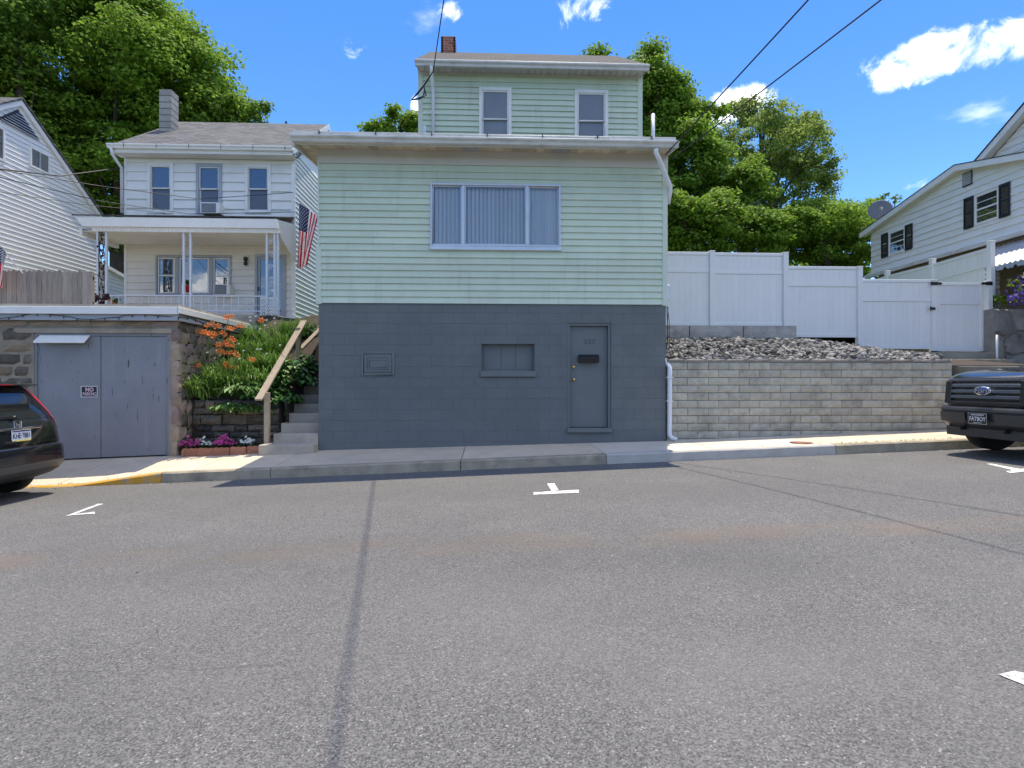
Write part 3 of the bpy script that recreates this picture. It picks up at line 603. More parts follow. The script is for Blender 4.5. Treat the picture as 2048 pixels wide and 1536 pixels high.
# downspouts
def downspout(pts, r, mat, parent, name='downspout', n=10): return MB().tube(pts, r, n).build(name, mat, parent, True)
gz = rz(YE) - .24; a = pw(1312, 305, YE - .07)
downspout([(a.x, YE - .07, gz + .02), (a.x, YE - .07, gz - .04), (a.x + .06, YE - .05, gz - .14), (XR - .0, YF - .10, gz - .40), (XR + .06, YF - .07, gz - .50), (XR + .075, YF - .02, gz - .58), (XR + .06, YF + .05, gz - .80)], .042, m_pipe, house)
zlow = sidez(XR) + .04
downspout([(XR - .01, YF + .35, 1.88), (XR + .03, YF + .10, 1.84), (XR + .055, YF - .055, 1.70), (XR + .055, YF - .06, 1.2), (XR + .05, YF - .06, zlow + .10), (XR + .075, YF - .09, zlow + .03), (XR + .16, YF - .15, zlow)], .042, m_pipe, house, 'drain_pipe')
for zz in (1.05, 1.5): box('pipe_strap', XR - .01, XR + .11, YF - .11, YF - .005, zz, zz + .02, m_pipe, house)
mtr = pw(1337, 588, YF + .25)
box('meter_box', XR + .026, XR + .12, YF + .12, YF + .38, mtr.z - .14, mtr.z + .16, m_alum, house, .01)
wb = MB()
for i, (ox, bend) in enumerate(((.035, .01), (.05, .03), (.06, -.01))):
    wb.tube([(XR + ox, YF + .06, ZG - .06), (XR + ox + bend, YF + .05, ZG - .35), (XR + ox + .02 + bend, YF + .10, ZG - .75), (XR + ox + .08 * i, YF + .2, 1.98), (XR + .05 + .06 * i, YF + .3, 1.93)], .006, 5)
wb.build('service_cables', m_cable, house)
# upper storey
YU = 12.65; U0, U1 = pw(838, 200, YU).x, pw(1283, 200, YU).x; UZ0 = rz(YU) - .1; UZ1 = pw(1000, 152, YU).z
uw = [(pw(958, 175, YU), pw(1023, 274, YU)), (pw(1149, 180, YU), pw(1216, 276, YU))]
uops = [(a.x, b.x, b.z, a.z) for a, b in uw]
UB = 17.6
up = MB(); cored(up, U0, U1, UZ0, UZ1 + .25, [(o[0], o[1], UZ0, o[3]) for o in uops], YU + .002, YU + .12)
up = up.box(U0, U1, YU + .121, UB, UZ0, UZ1 + .25).build('upper_wall', m_trim_green, house)
lap_siding(up, (0, YU, 0), (1, 0, 0), (0, -1, 0), UZ0, UZ1 + .1, .128, lambda z: (U0 + .09, U1 - .10), [(o[0], o[1], o[2] - .5, o[3]) for o in uops], m_green, .026, .002, .4, 9)
lap_siding(up, (U0, 0, 0), (0, 1, 0), (-1, 0, 0), UZ0, UZ1 + .2, .128, lambda z: (YU + .03, UB), [], m_green)
lap_siding(up, (U1, 0, 0), (0, 1, 0), (1, 0, 0), UZ0, UZ1 + .2, .128, lambda z: (YU + .03, UB), [], m_green)
for a, b in ((U0 - .018, U0 + .09), (U1 - .10, U1 + .018)): box('corner_board', a, b, YU - .026, YU + .08, UZ0, UZ1 + .1, m_trim_green, house, .004)
for o in uops: sash_window(house, o[0], o[1], o[2] - .5, o[3], YU, m_white, m_wsid, m_pane, None, .075, .03, .56, .035)
UE = YU - .28; RU0, RU1 = pw(830, 120, UE).x, pw(1296, 125, UE).x; ez = pw(1000, 122, UE).z
box('cornice', U0 - .02, U1 + .02, YU - .03, YU + .0, UZ1 + .0, UZ1 + .2, m_frieze, house)
us = MB().box(RU0 + .03, RU1 - .03, UE + .03, YU - .031, UZ1 + .07, UZ1 + .085).build('upper_soffit', m_frieze, house)
for i in range(33):
    a = RU0 + .05 + (RU1 - RU0 - .1) * i / 33; MB().box(a, a + (RU1 - RU0 - .1) / 33 - .014, UE + .035, YU - .032, UZ1 + .045, UZ1 + .069).build('soffit_panel', m_gutter, us)
box('upper_fascia', RU0 + .02, RU1 - .02, UE, UE + .029, UZ1 + .04, ez - .03, m_gutter, house)
gutter(MB(), RU0 + .01, RU1 + .01, UE - .001, ez - .06, .11, .12).build('upper_gutter', m_gutter, house, bevel=.003)
YRg = 15.5; zrg = pw(1000, 106.5, YRg).z
rs = (zrg - ez) / (YRg - UE)
rp = [(RU0, UE - .06, ez - .06 * rs), (RU0, YRg, zrg), (RU0, 2 * YRg - UE, ez)]
MB().prism(rp + [(p[0], p[1], p[2] - .05) for p in rp[::-1]], (RU1 - RU0, 0, 0)).build('upper_roof', m_shing_d, house)
box('upper_drip_edge', RU0 - .004, RU1 + .004, UE - .075, UE - .055, ez - .12, ez - .03, m_gutter, house, .003)
MB().prism([(U0 + .01, YU + .1, UZ1 + .24), (U0 + .01, YRg, zrg - .08), (U0 + .01, UB - .1, UZ1 + .24)], (U1 - U0 - .02, 0, 0)).build('gable_wall', m_trim_green, house)
for xx in (RU0, RU1 - .03):
    MB().prism([(xx, UE - .03, ez - .06), (xx, YRg, zrg - .055), (xx, YRg, zrg - .2), (xx, UE - .03, ez - .17)], (.03, 0, 0)).build('rake_board', m_gutter, house)
ds = pw(865, 200, YU - .07).x
downspout([(ds, UE - .05, ez - .18), (ds, UE - .03, ez - .26), (ds + .01, YU - .09, ez - .5), (ds + .015, YU - .055, ez - .62), (ds + .015, YU - .055, rz(YU) + .05)], .038, m_pipe, house)
box('pipe_strap', ds - .06, ds + .09, YU - .075, YU - .02, pw(865, 230, YU).z, pw(865, 227, YU).z, m_pipe, house)
MB().tube([(pw(1306, 260, 12).x, 12, rz(12)), (pw(1306, 228, 12).x, 12, pw(1306, 228, 12).z)], .04, 10).build('vent_pipe', m_pipe, house, True)
MB().tube([(pw(849, 260, 12.3).x, 12.3, rz(12.3) - .05), (pw(849, 252, 12.3).x, 12.3, pw(849, 252, 12.3).z)], .035, 8).build('vent_pipe', m_iron, house, True)
# chimney on the upper roof
c0, c1 = pw(882, 100, 15.2), pw(911, 72, 15.2)
ch = MB().box(c0.x + .006, c1.x - .006, 15.206, 15.594, zrg - .3, c1.z - .004).build('chimney', m_bmort, house)
z = zrg - .25; r = 0
while z < c1.z - .03:
    for (fx0, fx1, fy, ax) in ((c0.x, c1.x, 15.2, 0), (15.2, 15.6, c0.x, 1), (15.2, 15.6, c1.x, 2)):
        q = fx0 - (r % 2) * .1
        while q < fx1 - .02:
            a, b = max(q, fx0), min(q + .19, fx1)
            if b - a > .03:
                if ax == 0: box('brick', a, b, fy, fy + .06, z, z + .062, m_brick, ch, .004)
                elif ax == 1: box('brick', fy - .001, fy + .06, a, b, z, z + .062, m_brick, ch, .004)
                else: box('brick', fy - .06, fy + .001, a, b, z, z + .062, m_brick, ch, .004)
            q += .2
    z += .072; r += 1
# ---------------------------------------------------------------- stone garage below the terrace
GXR = pw(356, 700, YF).x; GT = pw(300, 613, YF).z; GB = 14.2
garage = thing('stone_garage', 'low brown stone garage with two grey blue wooden doors and a flat roof', 'garage', (-8, 12, 0))
g0, g1 = pw(66, 666, YF), pw(337, 912, YF); GD = (g0.x, g1.x, -.6, g0.z)
mb = MB(); cored(mb, -16, GXR - .03, -.6, GT - .1, [GD], YF + .02, YF + .4); mb.box(GXR - .4, GXR - .03, YF + .401, GB, -.5, GT - .1).box(-16, GXR - .4, GB - .3, GB, -.6, GT - .1)
gw = mb.build('garage_wall', m_smort, garage)
def stone_mesh(name, w, h, mat, seed, d=.12, amp=.022):
    rg = random.Random(seed); mb = MB(); nu, nv = 4, 3
    def f(u, t):
        e = min(u, 1 - u, t, 1 - t); s = .025 if e < .01 else rg.uniform(-amp, .004)
        return Vector(((u - .5) * w + (rg.uniform(-.012, .012)), s, (t - .5) * h + rg.uniform(-.01, .01)))
    mb.grid(f, nu, nv); n = (nu + 1)
    rim = [i for i in range(n)] + [n * j + nu for j in range(1, nv + 1)] + [n * nv + i for i in range(nu - 1, -1, -1)] + [n * j for j in range(nv - 1, 0, -1)]
    base = len(mb.v); mb.v += [Vector((mb.v[i].x, d, mb.v[i].z)) for i in rim]; m = len(rim)
    for k in range(m): mb.f.append([rim[(k + 1) % m], rim[k], base + k, base + (k + 1) % m]); mb.m.append(0)
    return to_mesh(name, mb.v, mb.f, mat)
def stone_courses(parent, u0, u1, z0, z1, place, mats, hs, ws, seed, gap=.022, skip=None, amp=.022):
    rg = random.Random(seed); z = z1; k = 0
    while z > z0 + .06:
        h = min(rg.uniform(*hs), z - z0); u = u0 - rg.uniform(0, ws[0] * .6)
        while u < u1 - .02:
            w = rg.uniform(*ws); a, b = max(u, u0), min(u + w, u1)
            if b - a > .06 and not (skip and skip(a, b, z - h, z)):
                k += 1; m = mats[rg.randrange(len(mats))]
                p, rz_ = place((a + b) / 2, z - h / 2); inst('stone', stone_mesh('stone', b - a - gap, h - gap, m, seed * 100 + k, amp=amp), p, parent, (0, 0, rz_))
            u += w
        z -= h
ztop = pw(200, 640, YF).z; zlint = pw(200, 655, YF).z
stone_courses(gw, -16, GXR, zlint - .0, ztop + .02, lambda u, z: ((u, YF, z), 0), [m_stone_l], (.14, .16), (.45, .62), 1, amp=.015)
stone_courses(gw, -16, g0.x - .02, -.4, zlint, lambda u, z: ((u, YF, z), 0), [m_stone, m_stone, m_stone_d], (.21, .26), (.28, .62), 2)
stone_courses(gw, g1.x + .02, GXR + .01, -.2, zlint, lambda u, z: ((u, YF, z), 0), [m_stone_l], (.26, .36), (.3, .3), 3, amp=.012)
stone_courses(gw, YF + .04, GB, -.2, ztop + .0, lambda u, z: ((GXR - .005, u, z), R(90)), [m_stone, m_stone_l, m_stone], (.19, .28), (.25, .5), 4, amp=.03)
box('lintel', g0.x - .35, g1.x + .05, YF - .004, YF + .3, g0.z, zlint - .01, m_lint, gw, .01)
gr = MB().box(-16, GXR + .08, YF - .14, GB + .05, GT - .02, GT + .02).build('garage_roof', m_conc, garage)
zA, zB = pw(200, 613, YF - .16).z, pw(200, 628, YF - .16).z
MB().box(-16, GXR + .10, YF - .175, YF - .14, zB, zA).build('edge_flashing', m_white, gr, bevel=.006)
MB().box(GXR + .08, GXR + .115, YF - .175, GB + .05, zB + .02, zA).build('edge_flashing', m_white, gr, bevel=.006)
MB().box(-16, GXR + .06, YF - .12, YF - .03, ztop - .015, zB + .0).box(GXR + .02, GXR + .06, YF - .03, GB, ztop - .01, zB + .0).build('edge_board', m_frame_b, gr)
# string of lights along the edge
sl = MB(); rg = random.Random(12); px_ = [(-14 + i * .12, YF - .135, (zB + ztop) / 2 + .045 * math.sin(i * .42) + rg.uniform(-.012, .012)) for i in range(int((GXR + 14) / .12))]
px_ += [(GXR + .075, YF - .1 + i * .14, (zB + ztop) / 2 + .03 * math.sin(i * .6)) for i in range(25)]
sl.tube(px_, .006, 5)
for p in px_[::2]: sl.tube([p, (p[0] + rg.uniform(-.02, .02), p[1] - .01, p[2] - .045)], .008, 5)
tag(sl.build('string_lights', m_cable), 'dark string of small lights drooping along the garage roof edge', 'string lights')
# doors
gz0 = sidez(g0.x) + .02
gd = frame_rect(MB(), g0.x, g1.x, -.4, g0.z, YF + .03, YF + .12, .045, .01).build('door_frame', m_gdoor, garage, bevel=.004)
xm = pw(197.5, 800, YF).x
for a, b, off in ((g0.x + .047, xm - .006, 0), (xm + .006, g1.x - .047, .004)):
    lf = MB().prism([(a, YF + .05 + off, sidez(a) + .02), (b, YF + .05 + off, sidez(b) + .02), (b, YF + .05 + off, g0.z - .05), (a, YF + .05 + off, g0.z - .05)], (0, .05, 0)).build('door_leaf', m_gdoor, garage, bevel=.003)
    for zz in (g0.z - .35, .55): box('hinge', (a - .03 if off == 0 else b - .02), (a + .02 if off == 0 else b + .03), YF + .035, YF + .052, zz, zz + .12, m_gdoor, lf, .003)
box('dark_interior', g0.x - .1, g1.x + .1, YF + .35, YF + .39, -.5, g0.z + .1, m_room, garage)
aw0, aw1 = pw(66, 671, YF - .12), pw(168, 686, YF - .12)
MB().prism([(aw0.x, YF + .03, aw0.z + .02), (aw0.x, YF - .12, aw1.z + .03), (aw0.x, YF - .12, aw1.z), (aw0.x, YF - .11, aw1.z), (aw0.x, YF + .03, aw0.z - .0)], (aw1.x - aw0.x, 0, 0)).build('drip_hood', m_white, garage, bevel=.003)
sg0, sg1 = pw(162, 772, YF + .046), pw(195.5, 794.5, YF + .046)
m_sblack = M('sign_black', (.012, .01, .014), .4); m_spink = M('sign_letter', (.72, .52, .58), .5)
sg = box('parking_sign', sg0.x, sg1.x, YF + .042, YF + .049, sg1.z, sg0.z, m_sblack); tag(sg, 'small black NO PARKING sign fixed to the grey garage door', 'sign')
frame_rect(MB(), sg0.x, sg1.x, sg1.z, sg0.z, YF + .0405, YF + .046, .012).build('border', m_pipe, sg)
text('lettering', 'NO', .10, m_spink, sg, pw(179, 779.5, YF + .0415), (R(90), 0, 0), .95, .001, bold=.003)
text('lettering', 'PARKING', .09, m_spink, sg, pw(179, 788.3, YF + .0415), (R(90), 0, 0), .66, .001, bold=.001)
# weathered picket fence on the terrace
FY = 12.2
fence = thing('picket_fence', 'weathered grey wooden fence of close dog-eared pickets on the garage roof', 'fence', (-11, FY, GT + .02))
fx1 = pw(184, 580, FY).x; ft = pw(100, 541, FY).z; x = fx1 - .105; rg = random.Random(5); pk = []
for s in range(5):
    w = .098; h = ft - GT - .02
    pk.append(to_mesh('picket', *(lambda m: (m.v, m.f))(MB().prism([(-w / 2, 0, 0), (w / 2, 0, 0), (w / 2, 0, h - .03), (w / 2 - .025, 0, h), (-w / 2 + .025, 0, h), (-w / 2, 0, h - .03)], (0, .02, 0))), m_wood))
while x > -15:
    inst('picket', pk[rg.randrange(5)], (x - .05, FY + rg.uniform(-.004, .004), GT + .022 + rg.uniform(-.012, .012)), fence, (0, rg.uniform(-.008, .008), 0)); x -= .105
for zz in (GT + .25, ft - .2): box('rail', -15, fx1, FY + .028, FY + .066, zz, zz + .09, m_wood, fence)
box('post', fx1 - .10, fx1 - .0, FY - .012, FY + .088, GT + .021, ft - .01, m_wood, fence, .006)
# ---------------------------------------------------------------- left neighbour
YN = 15.6; NX0, NX1 = pw(250, 380, YN).x, pw(588, 380, YN).x; NZ0 = 2.9; NZ1 = pw(400, 300, YN).z; PF = 3.14
nb = thing('white_house', 'narrow white house with a covered porch and grey shingle roof, behind the stone garage', 'house', ((NX0 + NX1) / 2, 17, NZ0))
def Q(px, py, Y=YN): return pw(px, py, Y)
def rect(x0, y0, x1, y1, Y=YN): a, b = pw(x0, y0, Y), pw(x1, y1, Y); return (a.x, b.x, b.z, a.z)
NW = [rect(296, 326, 348, 428), rect(393, 328, 445, 429), rect(491, 329, 543, 428)]
LW = rect(312, 511, 464, 592); ND = rect(511, 509, 573, 642)
NBk = 20.8
core = MB(); cored(core, NX0, NX1, NZ0 - .4, NZ1 + .1, NW + [LW, ND], YN + .002, YN + .12); core.box(NX0, NX1, YN + .121, NBk, NZ0 - .4, NZ1 + .1)
nwall = core.build('front_wall', m_wsid, nb)
zp = pw(400, 436, YN).z
lap_siding(nwall, (0, YN, 0), (1, 0, 0), (0, -1, 0), zp, NZ1 - .08, .252, lambda z: (NX0 + .06, NX1 - .07), NW, m_wsid, .034, .003, 0, 2)
lap_siding(nwall, (0, YN, 0), (1, 0, 0), (0, -1, 0), PF - .1, zp, .192, lambda z: (NX0 + .06, NX1 - .02), [LW, ND], m_wsid_porch, .034, .003, 0, 2)
lap_siding(nwall, (NX1, 0, 0), (0, 1, 0), (1, 0, 0), NZ0 - .3, NZ1 + .1, .135, lambda z: (YN + .05, NBk), [], m_wsid, .03, .003, 0, 2)
lap_siding(nwall, (NX0, 0, 0), (0, 1, 0), (-1, 0, 0), NZ0 - .3, NZ1 + .1, .192, lambda z: (YN + .05, NBk), [], m_wsid, .022, .003, 0, 2)
for a, b in ((NX0 - .01, NX0 + .06), (NX1 - .07, NX1 + .03)): box('corner_board', a, b, YN - .03, YN + .05, NZ0 - .2, NZ1, m_white, nb, .004)
for i, o in enumerate(NW): sash_window(nb, *o, YN, m_frame_b if i == 1 else m_white, m_white, m_pane_d, m_pane_l, .085, .03, .5, .045)
# ground-floor triple window
tw = frame_rect(MB(), *LW, YN - .04, YN + .05, .05).build('porch_window', m_frame_b, nb, bevel=.004)
xa, xb = Q(355, 550).x, Q(423, 550).x
for x in (xa, xb): box('mullion', x - .05, x + .05, YN - .035, YN + .045, LW[2] + .051, LW[3] - .051, m_frame_b, tw, .004)
for a, b, sp in ((LW[0] + .06, xa - .06, 1), (xa + .06, xb - .06, 0), (xb + .06, LW[1] - .06, 1)):
    frame_rect(MB(), a, b, LW[2] + .06, LW[3] - .06, YN - .02, YN + .03, .035).build('sash', m_white, tw, bevel=.003)
    box('pane', a + .035, b - .035, YN + .004, YN + .01, LW[2] + .09, LW[3] - .09, m_pane_d, tw)
    if sp: zm = (LW[2] + LW[3]) / 2; box('meeting_rail', a + .03, b - .03, YN - .015, YN + .02, zm - .02, zm + .02, m_white, tw)
# front door with storm door
nd = frame_rect(MB(), *ND, YN - .05, YN + .05, .075, .02).build('door', m_frame_b, nb, bevel=.004)
frame_rect(MB(), ND[0] + .08, ND[1] - .08, ND[2] + .03, ND[3] - .08, YN - .03, YN + .01, .06, .22).build('storm_door', m_frame_b, nd, bevel=.003)
box('pane', ND[0] + .14, ND[1] - .14, YN - .012, YN - .004, ND[2] + .25, ND[3] - .14, m_pane_d, nd)
box('door_handle', ND[0] + .095, ND[0] + .115, YN - .06, YN - .03, (ND[2] + ND[3]) / 2 - .1, (ND[2] + ND[3]) / 2 + .02, m_dark, nd)
lm = Q(491, 519, YN - .1); MB().lathe([(.02, .08), (.055, .05), (.06, .0), (.03, -.06), (.05, -.08), (.05, -.15), (.001, -.17)], lm, n=12).tube([lm, (lm.x + .03, YN - .02, lm.z + .06)], .015, 6).build('porch_lamp', m_dark, nb, True)
# porch
YP = 14.2; p0, p1 = pw(155, 437, YP), pw(556, 440, YP); PZ1, PZ0 = pw(300, 437, YP).z, pw(300, 456, YP).z; PB = pw(300, 465, YP).z
box('porch_floor', NX0 - .1, NX1 + .1, YP - .02, YN - .04, PF - .28, PF, m_conc, nb, .01)
MB().prism([(p0.x - .05, YP - .12, PZ1 + .02), (p1.x, YP - .12, PZ1 + .02), (NX1 + .02, YN - .03, zp + .02), (NX0 - .2, YN - .03, zp + .02)], (0, 0, .03)).build('porch_roof', m_shing_d, nb)
pa = pw(195, 460, YP).x
MB().prism([(p0.x, YP - .1, PZ1), (p1.x, YP - .1, PZ1), (p1.x + .05, YP - .1, PZ0), (pa - .3, YP - .1, PZ0)], (0, .05, 0)).build('porch_fascia', m_white, nb, bevel=.004)
vb = MB().box(pa - .1, p1.x + .07, YP - .05, YP + .06, PB, PZ0 - .002).build('porch_beam', m_wsid_porch, nb)
for i in range(int((p1.x - pa) / .085)): x = pa - .08 + i * .085; box('beam_panel', x, x + .076, YP - .06, YP - .051, PB + .005, PZ0 - .004, m_wsid_porch, vb)
box('porch_ceiling', NX0 - .2, NX1 + .0, YP + .061, YN - .04, PB + .03, PB + .05, m_wsid_porch, nb)
MB().prism([(NX0 - .22, YP, PB - .08), (NX0 - .22, YN - .03, PB - .08), (NX0 - .22, YN - .03, PB + .1), (NX0 - .22, YP, PB + .1)], (.08, 0, 0)).build('porch_beam', m_white, nb)
# corrugated metal side panel at the right end
cg = MB(); n = 44
def cor(i, top):
    y = YP - .1 + (YN - .05 - YP + .1) * i / n; x = NX1 + .06 + .012 * math.cos(i * math.pi)
    return (x, y, (PZ1 + (zp - PZ1) * (i / n) * .6) if top else (PZ0 + .02 - .03 * 0 + (PB - .45 - PZ0) * (i / n)))
cg.add([cor(i, t) for i in range(n + 1) for t in (0, 1)], [(2 * i, 2 * i + 2, 2 * i + 3, 2 * i + 1) for i in range(n)]); o = cg.build('side_panel', m_wlit, nb)
md = o.modifiers.new('thickness', 'SOLIDIFY'); md.thickness = .004
# posts in pairs, ironwork
def post_pair(pxs):
    for q in pxs: x = pw(q, 500, YP).x; MB().box(x - .026, x + .026, YP - .026, YP + .026, PF, PB).build('porch_post', m_iron, nb, bevel=.004)
post_pair((196, 213)); post_pair((368, 381.5)); post_pair((534, 549.5)); post_pair((556,))
def scroll(mb, x, y, z, s, d):
    pts = []
    for k in range(22): t = k / 21 * 3.6 * math.pi; r = s * (1 - k / 25); pts.append((x + d * (r * math.cos(t)) - d * s * .2, y, z + r * math.sin(t)))
    mb.tube(pts, .008, 5)
sc_ = MB(); xm2 = (pw(534, 500, YP).x + pw(549, 500, YP).x) / 2
for i, zz in enumerate(np.linspace(PF + .25, PB - .2, 6)): scroll(sc_, xm2, YP, zz, .085, 1 if i % 2 else -1)
sc_.build('iron_scrolls', m_iron, nb)
vine = MB(); xm3 = (pw(196, 500, YP).x + pw(213, 500, YP).x) / 2; rg = random.Random(77)
for k in range(5): vine.tube([(xm3 + .07 * math.sin(t * 5 + k * 1.3), YP + .03 * math.cos(t * 4 + k), PF + t * (PB - PF)) for t in np.linspace(0, 1, 14)], .009, 5)
for k in range(70):
    t = rg.random(); c = Vector((xm3 + rg.uniform(-.09, .09), YP + rg.uniform(-.05, .05), PF + t * (PB - PF))); e = Vector((rg.uniform(-1, 1), rg.uniform(-1, 1), rg.uniform(-1, 1))).normalized() * .05; f_ = e.orthogonal().normalized() * .03
    vine.add([c - e, c - f_, c + e, c + f_], [(0, 1, 2, 3)])
tag(vine.build('dried_vine', m_bark), 'dark dry vine twisted around the left porch posts', 'vine')
# railing
rl = MB(); zr1 = pw(300, 590, YP).z; zr0 = PF + .08; rx0, rx1 = pw(213, 590, YP).x, pw(534, 590, YP).x
railing = rl.box(rx0, rx1, YP - .018, YP + .018, zr1 - .03, zr1).box(rx0, rx1, YP - .014, YP + .014, zr0, zr0 + .025).build('railing', m_iron, nb)
bal = to_mesh('baluster', *(lambda m: (m.v, m.f))(MB().box(-.008, .008, -.008, .008, 0, zr1 - .03 - zr0 - .025)), m_iron)
x = rx0 + .12
while x < rx1: inst('baluster', bal, (x, YP, zr0 + .025), railing); x += .185
rm = (zr0 * .62 + zr1 * .38); box('middle_rail', rx0, rx1, YP - .0075, YP + .0075, rm, rm + .015, m_iron, railing)
# lattice panel
lt = MB(); a, b = pw(559, 592, YP), pw(588, 655, YP)
lx0, lx1 = NX1 - .32, NX1 + .1; lz0, lz1 = PF - .25, pw(570, 597, YP).z
n = 9
for i in range(-8, 18):
    t = lx0 + i * .06
    for sgn in (1, -1):
        pts = []
        for k in (0, 1):
            zz = lz0 + k * (lz1 - lz0); xx = t + sgn * k * (lz1 - lz0) * .62 + (0 if sgn == 1 else .35); pts.append((xx, zz))
        (xA, zA_), (xB, zB_) = pts
        def clip(xq): return zA_ + (zB_ - zA_) * (xq - xA) / (xB - xA)
        lo, hi = max(min(xA, xB), lx0), min(max(xA, xB), lx1)
        if hi - lo > .02: lt.bar((lo, YP + .02 * sgn * .25, clip(lo)), (hi, YP + .02 * sgn * .25, clip(hi)), .008, .022, (0, 1, 0))
lo = lt.build('lattice_panel', m_white, nb)
frame_rect(MB(), lx0 - .02, lx1 + .02, lz0 - .02, lz1 + .02, YP - .015, YP + .015, .025).build('lattice_frame', m_white, lo)
# roof
NE = YN - .38; e0, e1 = pw(237, 290, NE).x, pw(587, 285, NE).x; nez = pw(400, 291, NE).z; NRY = 18.5; nrz = pw(500, 246, NRY).z
e0 = min(e0, NX0 - .12); e1 = NX1 + .12
rp = [(e0, NE, nez), (e0, NRY, nrz), (e0, 2 * NRY - NE, nez)]
MB().prism(rp + [(p[0], p[1], p[2] - .06) for p in rp[::-1]], (e1 - e0, 0, 0)).build('roof', m_shing, nb)
MB().prism([(NX0 + .01, YN + .15, NZ1 + .05), (NX0 + .01, NRY, nrz - .3), (NX0 + .01, NBk, NZ1 + .05)], (NX1 - NX0 - .02, 0, 0)).build('gable_wall', m_wsid, nb)
for xx in (e0 - .012, e1 - .02):
    for sg_ in (1, -1):
        ye = NE if sg_ == 1 else 2 * NRY - NE
        MB().prism([(xx, ye, nez - .01), (xx, NRY, nrz + .0), (xx, NRY, nrz - .18), (xx, ye, nez - .19)], (.032, 0, 0)).build('rake_board', m_white, nb)
    for sg_ in (0,): MB().prism([(NX1, YN, nez - .15), (e1 - .02, YN, nez - .15), (e1 - .02, NRY, nrz - .15), (NX1, NRY, nrz - .15)], (0, 0, .03)).build('rake_soffit', m_white, nb)
gutter(MB(), e0 - .06, e1, NE - .001, nez - .02, .12, .11).build('gutter', m_white, nb, bevel=.003)
for i in range(6): x = e0 + .4 + i * .85; box('gutter_strap', x, x + .015, NE - .122, NE - .1205, nez - .13, nez - .02, m_dark, nb)
box('fascia', e0 + .02, e1 - .03, NE + .0, NE + .03, nez - .22, nez - .065, m_white, nb)
MB().box(e0 + .02, e1 - .03, NE + .03, YN - .02, nez - .22, nez - .2).build('soffit', m_wsid_porch, nb)
box('frieze_board', NX0, NX1, YN - .036, YN - .004, NZ1 - .09, nez - .22, m_wsid_porch, nb)
downspout([(e0 + .04, NE - .06, nez - .13), (e0 + .05, NE - .02, nez - .28), (NX0 - .05, YN - .06, nez - .52), (NX0 - .05, YN - .05, zp + .1)], .04, m_pipe, nb)
# block chimney
c0, c1 = pw(318, 178, 17.0), pw(342.5, 178, 17.0)
ck = MB().box(c0.x + .008, c1.x - .008, 17.008, 17.39, 7.6, c0.z - .006).build('chimney', m_mort, nb)
z = c0.z; mcb = M('cinder_block', (.33, .315, .29), .95, .15, 8, .12, .4, 40, stain=[((.11, .1, .1), .5, 3, .5, .8)])
while z > 8.2:
    box('concrete_block', c0.x, c1.x, 17, 17.398, z - .187, z - .005, mcb, ck, .01); z -= .195
# ---------------------------------------------------------------- far-left house (gable side)
XF = -12.0
fl = thing('gabled_house', 'white vinyl sided house with a steep gable at the left edge, beyond the picket fence', 'house', (XF - 3, 14, 2.6))
ap = pX(37, 203, XF); ev = pX(197, 432, XF); ys = ap.y; sl_ = (ap.z - ev.z) / (ev.y - ap.y)
yfront = 2 * ys - ev.y
def flim(z):
    if z <= ev.z: return (yfront, ev.y)
    k = (ap.z - z) / sl_; return (ys - k, ys + k) if k > 0 else (ys, ys)
W1 = [pX(58, 292, XF), pX(98, 347, XF)]; W2 = [pX(-30, 250, XF), pX(8, 322, XF)]
fo = [(W1[0].y, W1[1].y, pX(78, 347, XF).z - .05, pX(78, 292, XF).z + .04), (W2[0].y, W2[1].y, pX(4, 323, XF).z, pX(4, 256, XF).z)]
fo[0] = (W1[0].y, W1[1].y, pX(60, 333, XF).z, pX(60, 292, XF).z)
fwall = MB().prism([(XF, yfront, 2.4), (XF, ev.y, 2.4), (XF, ev.y, ev.z), (XF, ys, ap.z - .03), (XF, yfront, ev.z)], (-7, 0, 0)).build('side_wall', m_wlit, fl)
lap_siding(fwall, (XF, 0, 0), (0, 1, 0), (1, 0, 0), 2.5, ap.z - .02, .118, flim, fo, m_wlit, .024, .003, 0, 3)
for o in fo:
    w = MB(); y0_, y1_, z0_, z1_ = o; t = .05
    w.box(XF, XF + .04, y0_, y0_ + t, z0_, z1_).box(XF, XF + .04, y1_ - t, y1_, z0_, z1_).box(XF, XF + .04, y0_ + t, y1_ - t, z1_ - t, z1_).box(XF, XF + .04, y0_ + t, y1_ - t, z0_, z0_ + t)
    wo = w.build('window', m_white, fl, bevel=.004); box('pane', XF + .008, XF + .014, y0_ + t, y1_ - t, z0_ + t, z1_ - t, m_pane_d, wo)
    box('sash_bar', XF + .015, XF + .03, (y0_ + y1_) / 2 - .02, (y0_ + y1_) / 2 + .02, z0_ + t, z1_ - t, m_frame_b, wo)
